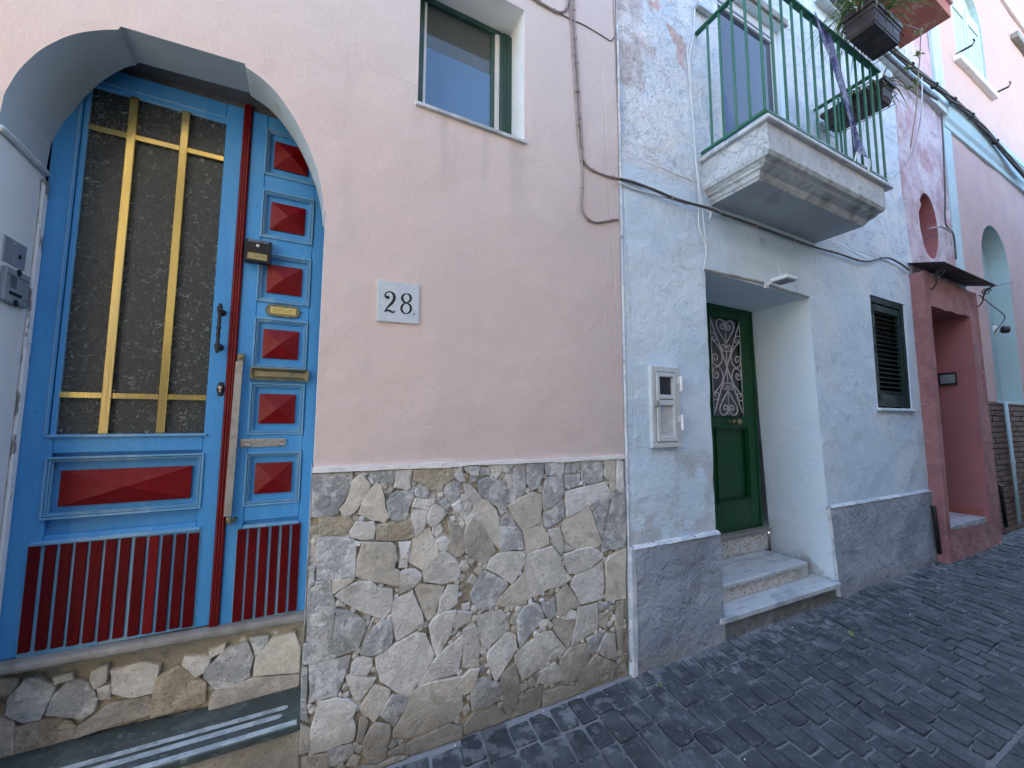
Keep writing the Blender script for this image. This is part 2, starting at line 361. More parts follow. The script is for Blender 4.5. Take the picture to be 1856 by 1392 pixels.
M['steel'] = mat('dull_steel', (.42, .42, .40), [dict(c=(.25, .24, .22), s=20, d=7, lo=.5, hi=.65, f=.6), dict(c=(.55, .54, .5), s=6, f=.4)], rough=.45, metal=.85, bump=[(60, .0008, 5)])
M['brass_old'] = mat('tarnished_brass', (.26, .23, .14), [dict(c=(.12, .16, .13), s=20, d=6, lo=.45, hi=.6, f=.7), dict(c=(.45, .38, .2), s=9, lo=.55, hi=.7, f=.6)], rough=.5, metal=.8, bump=[(90, .0015, 4)])
M['iron'] = mat('blackened_iron', (.035, .034, .036), [dict(c=(.09, .07, .055), s=20, d=6, lo=.55, hi=.68, f=.6)], rough=.5, metal=.4, bump=[(80, .001, 4)])
M['plate_yellow'] = mat('yellow_name_card', (.62, .50, .16), rough=.4)
M['ink'] = mat('black_ink', (.012, .012, .014), rough=.6)
M['black'] = mat('black_plastic', (.015, .015, .017), [dict(c=(.05, .05, .05), s=25, d=6, lo=.55, hi=.7, f=.5)], rough=.42, bump=[(200, .0003, 3)])
M['lens'] = mat('amber_led_window', (.33, .28, .12), [dict(c=(.2, .17, .08), s=60, lo=.5, hi=.6, f=.6)], rough=.18, coat=.5)
M['solar'] = mat('dusty_solar_cell', (.14, .14, .15), [dict(c=(.3, .3, .3), s=25, d=6, f=.6)], rough=.4)
def privacy():
    m = bpy.data.materials.new('patterned_privacy_glass'); m.use_nodes = True; nt = m.node_tree; N = nt.nodes; L = nt.links; b = N['Principled BSDF']
    ge = N.new('ShaderNodeNewGeometry'); n1 = N.new('ShaderNodeTexNoise'); n1.inputs['Scale'].default_value = 34; n1.inputs['Detail'].default_value = 0; n1.inputs['Distortion'].default_value = 2.2
    L.new(ge.outputs['Position'], n1.inputs['Vector'])
    s = N.new('ShaderNodeMath'); s.operation = 'SUBTRACT'; s.inputs[1].default_value = .5; L.new(n1.outputs[0], s.inputs[0])
    a = N.new('ShaderNodeMath'); a.operation = 'ABSOLUTE'; L.new(s.outputs[0], a.inputs[0])
    r = N.new('ShaderNodeMapRange'); r.inputs[1].default_value = 0; r.inputs[2].default_value = .06; r.inputs[3].default_value = 1; r.inputs[4].default_value = 0; L.new(a.outputs[0], r.inputs[0])
    mx = N.new('ShaderNodeMix'); mx.data_type = 'RGBA'; L.new(r.outputs[0], mx.inputs[0]); mx.inputs[6].default_value = (.034, .040, .041, 1); mx.inputs[7].default_value = (.33, .35, .30, 1)  # pale ridge colour paints in the reflections of the cast pattern
    L.new(mx.outputs[2], b.inputs['Base Color']); bp = N.new('ShaderNodeBump'); bp.inputs['Distance'].default_value = .004; L.new(r.outputs[0], bp.inputs['Height']); L.new(bp.outputs[0], b.inputs['Normal'])
    b.inputs['Roughness'].default_value = .34; return m
M['privacy'] = privacy()
def glass(name, c, rough=.03):
    return mat(name, c, rough=rough, spec=.5)
M['glass'] = glass('window_glass_blue_reflection', (.09, .19, .33))  # blue of a reflection painted into the glass colour
M['glass_grey'] = glass('grey_green_glass', (.085, .10, .095))
M['glass_dark'] = glass('dark_room_glass', (.030, .038, .058))
M['curtain'] = mat('pale_blue_net_curtain', (.20, .28, .46), [dict(c=(.13, .19, .34), s=14, st=(1, 1, .1), f=.7)], rough=.9)
M['green_dark'] = paint('dark_green_frame_paint', (.016, .060, .045), (.05, .11, .09), (.01, .03, .025), .45, wf=.5)
M['green_door'] = paint('deep_green_gloss_paint', (.005, .064, .018), (.008, .070, .022), (.004, .052, .014), .38, wf=.2, df=.2, sp=.3)
M['green_rail'] = paint('green_iron_railing_paint', (.018, .135, .075), (.06, .17, .12), (.012, .06, .04), .45, wf=.5)
M['shutter'] = paint('black_green_shutter_paint', (.010, .028, .030), (.02, .045, .045), (.006, .014, .016), .65, sp=.25)
M['white_paint'] = mat('white_paint', (.72, .74, .72), [dict(c=(.55, .57, .56), s=8, f=.4)], rough=.5, bump=[(40, .001, 4)])
M['white_reveal'] = mat('white_reveal_paint', (.80, .82, .80), [dict(c=(.70, .72, .70), s=5, f=.4)], rough=.8, bump=[(20, .003, 5)])
M['alu'] = mat('white_aluminium', (.70, .76, .80), rough=.35, spec=.5)
M['beige_metal'] = mat('ivory_enamelled_steel', (.54, .58, .59), [dict(c=(.44, .48, .49), s=12, d=6, f=.5), dict(c=(.2, .18, .15), s=30, d=6, lo=.64, hi=.7, f=.5)], rough=.45, bump=[(60, .0006, 4)])
M['lilac'] = mat('lilac_sticker', (.42, .43, .62), [dict(c=(.55, .56, .7), s=60, f=.6)], rough=.6)
M['marble'] = mat('white_veined_marble', (.52, .56, .58), [dict(c=(.30, .35, .39), s=5, d=8, dist=1.2, lo=.48, hi=.60, st=(.5, 2, 1), f=.75), dict(c=(.66, .68, .68), s=9, lo=.5, hi=.65, f=.5), dict(c=(.34, .30, .25), s=4, d=7, lo=.62, hi=.7, f=.4)],
    rough=.38, bump=[(50, .0008, 4)], rough_var=.1)
M['marble_green'] = mat('dark_green_marble', (.055, .075, .075), [dict(c=(.12, .145, .14), s=14, d=10, dist=1.2, lo=.46, hi=.64, f=.6), dict(c=(.22, .25, .24), s=11, d=9, dist=1.6, lo=.62, hi=.66, f=.35), dict(c=(.04, .055, .055), s=4, d=6, lo=.5, hi=.6, f=.6), dict(c=(.2, .22, .22), s=22, d=8, lo=.62, hi=.66, f=.5)],
    rough=.45, bump=[(60, .001, 5)], rough_var=.12)
M['strip'] = mat('pale_anti_slip_strip', (.42, .48, .50), [dict(c=(.24, .28, .30), s=16, d=8, f=.7), dict(c=(.12, .14, .14), s=40, d=6, lo=.6, hi=.66, f=.6)], rough=.75, bump=[(120, .002, 4)])
M['sill_stone'] = mat('worn_grey_sill_stone', (.27, .265, .245), [dict(c=(.19, .185, .17), s=9, d=8, lo=.45, hi=.62, f=.8), dict(c=(.38, .38, .36), s=20, d=6, lo=.58, hi=.68, f=.5)], rough=.7, bump=[(30, .003, 6), (140, .001, 3)])
M['tile'] = mat('patterned_riser_tile', (.62, .62, .60), [dict(c=(.42, .25, .11), s=11, d=1, dist=3.5, lo=.60, hi=.63, f=.85), dict(c=(.22, .26, .24), s=13, d=1, dist=4, lo=.60, hi=.615, f=.8), dict(c=(.32, .30, .26), s=6, d=7, lo=.55, hi=.7, f=.5)],
    rough=.35, rnd=.05, bump=[(30, .0008, 3)])
M['plate'] = mat('pale_marble_plate', (.56, .62, .66), [dict(c=(.48, .55, .62), s=14, d=6, f=.6), dict(c=(.66, .66, .66), s=30, d=6, lo=.6, hi=.7, f=.5)], rough=.5, bump=[(60, .0008, 5)])
M['inter'] = mat('brushed_grey_panel', (.30, .33, .37), [dict(c=(.38, .40, .45), s=10, f=.5)], rough=.4, metal=.5)
M['inter2'] = mat('grey_plastic_housing', (.20, .24, .27), [dict(c=(.26, .30, .32), s=12, f=.5)], rough=.5)
M['cable_beige'] = mat('painted_beige_cable', (.34, .29, .28), [dict(c=(.24, .2, .19), s=20, f=.5)], rough=.7)
M['cable_dark'] = mat('dark_grey_cable', (.09, .085, .085), [dict(c=(.16, .15, .14), s=12, f=.5)], rough=.7, bump=[(60, .003, 4)])
M['cable_white'] = mat('white_cable', (.66, .69, .70), rough=.6)
M['balcony'] = mat('weathered_balcony_render', (.50, .55, .58), [dict(c=(.60, .64, .66), s=3, d=6, f=.6), dict(c=(.34, .355, .36), s=4, d=9, lo=.52, hi=.68, f=.5), dict(c=(.09, .095, .095), s=6, d=10, lo=.45, hi=.75, box=[('Z', 3.44, 3.40), ('X', 2.74, 2.85)], w=.05, f=.7),
    dict(c=(.30, .28, .25), s=10, d=8, lo=.6, hi=.65, f=.5)], rough=.85, bump=[(5, .012, 6), (6, .004, 8, 'step'), (60, .003, 5)], grain=(70, .10))
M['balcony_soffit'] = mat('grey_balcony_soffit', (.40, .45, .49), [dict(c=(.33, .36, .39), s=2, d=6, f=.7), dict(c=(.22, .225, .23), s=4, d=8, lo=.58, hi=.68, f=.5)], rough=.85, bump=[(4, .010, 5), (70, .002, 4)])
M['mauve'] = mat('rough_mauve_plaster', (.56, .44, .49), [dict(c=(.66, .60, .64), s=3.0, d=8, lo=.45, hi=.56, f=.85), dict(c=(.50, .28, .30), s=2.0, d=7, lo=.52, hi=.62, f=.7), dict(c=(.33, .27, .31), s=9, d=9, lo=.58, hi=.63, f=.6)],
    rough=.9, bump=[(5, .03, 6), (14, .012, 8), (60, .003, 4)], grain=(60, .08))
M['salmon'] = mat('salmon_portal_plaster', (.33, .155, .155), [dict(c=(.40, .20, .19), s=3, d=6, f=.6), dict(c=(.25, .115, .125), s=5, d=8, lo=.5, hi=.6, f=.6), dict(c=(.50, .36, .35), s=7, d=9, lo=.56, hi=.62, box=[('Z', .35, .05)], w=.3, f=.6)],
    rough=.9, bump=[(6, .03, 6), (20, .014, 7), (70, .004, 5)], grain=(70, .12))
M['salmon_in'] = mat('salmon_inner_plaster', (.36, .145, .15), [dict(c=(.30, .125, .14), s=3, d=6, f=.6)], rough=.9, bump=[(6, .012, 6), (30, .005, 6)])
M['far_pink'] = mat('far_pink_plaster', (.54, .37, .345), [dict(c=(.57, .41, .375), s=.8, f=.7), dict(c=(.47, .34, .345), s=2.4, f=.5), dict(c=(.56, .37, .32), box=[('Z', 6.0, 7.2)], w=.6, f=.6)], rough=.9, bump=[(3, .012, 4), (40, .006, 5)], grain=(50, .10))
M['teal'] = mat('pale_teal_paint', (.46, .60, .64), [dict(c=(.40, .53, .58), s=3, f=.6)], rough=.8, bump=[(8, .006, 5), (60, .002, 4)])
M['pale_green'] = mat('pale_green_shutter_paint', (.48, .62, .58), [dict(c=(.40, .53, .50), s=6, f=.5)], rough=.6)
M['teal_niche'] = mat('teal_niche_paint', (.40, .52, .52), [dict(c=(.44, .55, .55), s=2, f=.6)], rough=.85, bump=[(10, .006, 5)])
M['brick'] = mat('thin_brown_brick', (.115, .060, .045), [dict(c=(.16, .09, .065), s=14, d=6, f=.6), dict(c=(.08, .05, .045), s=30, d=5, lo=.56, hi=.66, f=.6)], rough=.85, rnd=.25, bump=[(40, .005, 6)])
M['brick_joint'] = mat('dark_brick_joint', (.10, .085, .08), rough=.95, bump=[(50, .006, 5)])
M['cotto'] = mat('red_terracotta_soffit', (.32, .105, .085), [dict(c=(.40, .16, .12), s=3, d=6, f=.6), dict(c=(.5, .36, .30), s=8, d=8, lo=.6, hi=.66, f=.5)], rough=.9, bump=[(20, .006, 6)])
M['canopy'] = mat('grey_corrugated_sheet', (.10, .105, .11), [dict(c=(.18, .18, .18), s=9, d=6, f=.6), dict(c=(.2, .11, .07), s=15, d=7, lo=.58, hi=.66, f=.5)], rough=.6, metal=.3, bump=[(40, .003, 5)])
M['pot'] = mat('brown_plastic_planter', (.040, .028, .030), [dict(c=(.075, .06, .06), s=9, d=6, f=.6)], rough=.5, bump=[(80, .001, 4)])
M['soil'] = mat('dark_soil', (.03, .022, .016), rough=1, bump=[(60, .01, 5)])
M['leaf'] = mat('spider_plant_leaf', (.13, .22, .06), [dict(c=(.42, .48, .26), s=30, d=2, lo=.5, hi=.6, f=.8)], rough=.5)
M['leaf_dry'] = mat('dry_stem_bark', (.26, .21, .17), [dict(c=(.36, .31, .28), s=30, f=.6)], rough=.9)
M['leaf_fallen'] = mat('fallen_leaf_green', (.13, .19, .03), [dict(c=(.25, .22, .06), s=30, lo=.5, hi=.6, f=.7)], rough=.5)
M['cloth'] = mat('faded_violet_banner', (.15, .18, .32), [dict(c=(.42, .45, .55), s=16, d=4, dist=1.5, lo=.5, hi=.56, f=.7), dict(c=(.06, .07, .20), s=11, d=3, lo=.52, hi=.58, f=.8)], rough=.85, bump=[(20, .006, 3)])
M['tape'] = mat('white_tape', (.65, .68, .70), rough=.6)
M['opp'] = mat('opposite_cream_plaster', (.42, .37, .31), [dict(c=(.36, .33, .29), s=1.2, f=.6)], rough=.9, bump=[(20, .006, 5)])
M['dark'] = mat('unlit_interior', (.012, .012, .014), rough=.9)
M['roof'] = mat('terracotta_roof_tile', (.32, .15, .09), [dict(c=(.22, .12, .08), s=6, f=.6)], rough=.9)
M['white_cornice'] = mat('pale_cornice_render', (.58, .66, .66), [dict(c=(.42, .46, .46), s=5, d=7, lo=.5, hi=.62, f=.6)], rough=.85, bump=[(12, .008, 6)])

# ================================================================== street
street = MB()
street.quad((-40, -60, -.03), (80, -60, -.03), (80, 40, -.03), (-40, 40, -.03)).build('street_subsoil', M['joint'], kind='structure')
gx0, gx1, gy0, gy1 = -2.6, 17.0, -4.0, .01
st = MB(); nx, ny = 196, 40
st.add([(gx0 + (gx1 - gx0) * i / nx, gy0 + (gy1 - gy0) * j / ny, -.001 + .005 * noise.noise(Vector((i * .4, j * .4, 0)))) for j in range(ny + 1) for i in range(nx + 1)],
       [(j * (nx + 1) + i, j * (nx + 1) + i + 1, (j + 1) * (nx + 1) + i + 1, (j + 1) * (nx + 1) + i) for j in range(ny) for i in range(nx)])
street_o = st.build('street', M['joint'], kind='structure')
def vis(p):
    d = p - EYE; z = d.dot(fwd)
    if z < .1: return None
    x = CX + FPX * d.dot(r2) / z; y = CY - FPX * d.dot(u2) / z
    return (x, y, z)
KERB = -1.24
def course_x(c, y):
    sk = min(.34, .17 + .045 * max(0, c - 1.5)); return c + sk * (y) + .012 * math.sin(y * 5 + c * 3)
def sett(corners, h, z=0.0):
    """a rough sett: 4 corners -> 12-gon with worn shoulders"""
    pts = []
    for i in range(4):
        a = corners[i]; pr = corners[i - 1]; nx_ = corners[(i + 1) % 4]
        e1 = (pr - a); e2 = (nx_ - a); k = U(.004, .013)
        pts += [a + e1.normalized() * k, a + (e1.normalized() + e2.normalized()) * k * .32, a + e2.normalized() * k]
        mid = a + e2 * U(.4, .6); nrm = Vector((e2.y, -e2.x)).normalized(); pts.append(mid + nrm * U(-.004, .005))
    c = sum(pts, Vector((0, 0))) / len(pts); n = len(pts); tx, ty = U(-.05, .05), U(-.05, .05)
    vs = []
    for sc, hh in ((1.0, -.028), (.99, h - .004), (.94, h), (.5, h + U(-.001, .002))):
        for p in pts:
            q = c + (p - c) * sc + Vector((U(-1, 1), U(-1, 1))) * .0012; d = q - c
            vs.append((q.x, q.y, z + hh + (tx * d.x + ty * d.y if hh > 0 else 0) + U(-.001, .001)))
    fs = [(r * n + i, r * n + (i + 1) % n, (r + 1) * n + (i + 1) % n, (r + 1) * n + i) for r in range(3) for i in range(n)]
    vs.append((c.x, c.y, z + h + .001)); fs += [(3 * n + i, 3 * n + (i + 1) % n, 4 * n) for i in range(n)]
    return vs, fs, c
setts = []
c = -1.6
while c < 16.5:
    wdt = U(.108, .148); y = -.006 - U(0, .05)
    while y > KERB + .05:
        ln = U(.13, .205); y2 = max(y - ln, KERB + .007)
        if y2 - (KERB + .007) < .06: y2 = KERB + .007
        gp = .010; g2 = .009
        co = [Vector((course_x(c, y2 + g2) + gp / 2 + U(-.004, .004), y2 + g2 + U(-.003, .003))), Vector((course_x(c + wdt, y2 + g2) - gp / 2 + U(-.004, .004), y2 + g2 + U(-.003, .003))),
              Vector((course_x(c + wdt, y) - gp / 2 + U(-.004, .004), y + U(-.003, .003))), Vector((course_x(c, y) + gp / 2 + U(-.004, .004), y + U(-.003, .003)))]
        setts.append(sett(co, U(.004, .013))); y = y2
    c += wdt
y = KERB - .006                                   # the other side of the drain line: courses along the lane
while y > -3.5:
    wy = U(.10, .12); x = -1.6 + U(0, .1)
    while x < 16.5:
        lx = U(.12, .2); e = .008
        co = [Vector((x + e / 2, y - wy + e)), Vector((x + lx - e / 2, y - wy + e)), Vector((x + lx - e / 2, y)), Vector((x + e / 2, y))]
        co = [p + Vector((U(-.003, .003), U(-.003, .003))) for p in co]
        setts.append(sett(co, U(.006, .013))); x += lx
    y -= wy
def seen(t):
    q = vis(Vector((t[2].x, t[2].y, .01)))
    if not q or not (-20 < q[0] < 1876 and -20 < q[1] < 1412): return 1e9
    return q[2]
setts.sort(key=seen)
for vs, fs, cc in setts[:296]:
    MB().add(vs, fs).build('cobblestone', M['cobble'], street_o)
rest = MB()
for vs, fs, cc in setts[296:]: rest.add(vs, fs)
rest.build('cobblestone_paving', M['cobble'], street_o, kind='stuff')
grit = MB()
for _ in range(260):
    x = U(.3, 7.5); yy = -abs(random.gauss(0, .16)) - .01 if R() < .7 else -U(.05, 1.9); r_ = U(.0015, .0045) * (1.8 if R() < .06 else 1); z0 = .006
    a_ = U(0, 6.28); pts_ = [(x + r_ * math.cos(a_ + k * 2.09) * U(.7, 1.3), yy + r_ * math.sin(a_ + k * 2.09) * U(.7, 1.3), z0 - .003) for k in range(3)]
    grit.add(pts_ + [(x, yy, z0 + r_ * .8 + .003)], [(0, 1, 3), (1, 2, 3), (2, 0, 3), (0, 1, 2)])
grit.build('grit', M['white_edge'], street_o, kind='stuff')
# pale cement run along the foot of the walls
fil = MB(); n = 160; rows = [(.012, .016), (-.025, .010), (-.055, .005), (-.09, -.006)]; vs = []
for i in range(n + 1):
    x = 1.86 + 6.6 * i / n
    for k, (yy, zz) in enumerate(rows):
        wv = noise.noise(Vector((x * 3, k, 1))) * .03 + noise.noise(Vector((x * 11, k, 4))) * .015
        vs.append((x, yy + (wv * k * .5), zz + noise.noise(Vector((x * 6, k * 2, 8))) * .004))
fs = [(i * 4 + k, (i + 1) * 4 + k, (i + 1) * 4 + k + 1, i * 4 + k + 1) for i in range(n) for k in range(3)]
fil.add(vs, fs).build('cement_fillet', M['cement'], street_o, smooth=True)

# ================================================================== pink house no. 28
house = thing('pink_house', 'pale pink house with blue and red arched door and crazy-stone wall base', 'house', (0, 0, 0))
XL, XR, DY = -1.03, .022, .29
def i1(x, y): p = W(x / 2.994, y / 2.994); return (p.x, p.z)
arch_l = [(XL, 0.0), (XL, 2.45), (XL - .004, 2.62)] + [(max(XL, q[0]), q[1]) for q in (i1(10, 540), i1(25, 505), i1(50, 460), i1(95, 390), i1(150, 330), i1(220, 270), i1(300, 225), i1(370, 195), i1(450, 175), i1(545, 163), i1(640, 160))]
arch_r = [i1(656, 143), i1(1330, 345), i1(1336, 364), i1(1395, 405), i1(1450, 450), i1(1505, 508), i1(1550, 570), i1(1600, 645), i1(1640, 720), i1(1675, 795), i1(1700, 860), i1(1722, 925), i1(1740, 1000), i1(1753, 1080), i1(1757, 1138)]
arch_r += [(XR - .001, arch_r[-1][1] - .004), (XR, 1.36), (XR, 0.0)]
arch_l = arch_l[:2] + smooth_path2(arch_l[2:]); arch_r = arch_r[:1] + smooth_path2(arch_r[1:-3]) + arch_r[-3:]
door_path = arch_l + arch_r
ztop = 8.8
outer = [(-4.0, 0.0)] + door_path + [(1.83, 0.0), (1.83, ztop), (-4.0, ztop)]
wz0, wz1 = 3.255, 4.133; wx0, wx1 = W(757, 184).x, 1.086
win_hole = [(wx0, wz0), (wx1, wz0), (wx1, wz1), (wx0, wz1)]
# the pink coat stops above the stone base on the right of the door
outer2 = [(-4.0, 0.0)] + arch_l + [p for p in arch_r[:-2]] + [(XR, 1.352), (1.83, 1.338), (1.83, ztop), (-4.0, ztop)]
sheet(outer2, [win_hole], 0.0, amp=.004, step=.16).build('wall', M['pink'], house)
shell = MB(); shell.quad((-4, 1.6, 0), (1.83, 1.6, 0), (1.83, 1.6, ztop), (-4, 1.6, ztop)); shell.quad((-4, 0, ztop), (1.83, 0, ztop), (1.83, 1.6, ztop), (-4, 1.6, ztop)); shell.quad((-4, 0, 0), (-4, 1.6, 0), (-4, 1.6, ztop), (-4, 0, ztop))
shell.build('rear_wall', M['pink'], house)
def depth_f(x, z):
    if z < 2.75 and x < -.5: return DY
    if x < -.5 and z >= 2.75: return DY - (DY - .18) * min(1, max(0, (x + .97) / .2))
    if z < 2.5: return DY
    return .18
rv = MB(); pth = door_path
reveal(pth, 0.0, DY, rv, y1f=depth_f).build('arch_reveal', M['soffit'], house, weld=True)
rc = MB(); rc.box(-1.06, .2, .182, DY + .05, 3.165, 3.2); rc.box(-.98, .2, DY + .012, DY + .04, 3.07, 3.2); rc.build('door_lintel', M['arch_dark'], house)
hb = MB()   # closed recess behind the arch
hb.quad((-1.08, .36, 0), (.25, .36, 0), (.25, .36, 3.3), (-1.08, .36, 3.3)); hb.quad((-1.08, 0.01, 3.3), (.25, .01, 3.3), (.25, .36, 3.3), (-1.08, .36, 3.3))
hb.quad((-1.08, .01, 0), (-1.08, .36, 0), (-1.08, .36, 3.3), (-1.08, .01, 3.3)); hb.quad((.25, .01, 0), (.25, .36, 0), (.25, .36, 3.3), (.25, .01, 3.3))
hb.build('door_recess', M['dark'], house)
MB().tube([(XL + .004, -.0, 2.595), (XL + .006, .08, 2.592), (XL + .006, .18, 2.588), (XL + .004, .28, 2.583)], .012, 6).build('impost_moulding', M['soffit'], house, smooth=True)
pe = MB(); pe.box(XL + .001, XL + .012, DY - .035, DY - .002, .68, 2.55, .003); pe.build('peeling_edge', M['peel'], house)
# white plaster lip over the stone base
lip = [(XR - .004, 1.332), (.5, 1.328), (1.0, 1.326), (1.5, 1.323), (1.83, 1.322), (1.83, 1.345), (1.5, 1.344), (1.0, 1.349), (.5, 1.350), (XR - .004, 1.356)]
MB().prism(wob(lip, .04, .006), -.014, .004, .003, .003).build('plaster_lip', M['white_edge'], house)
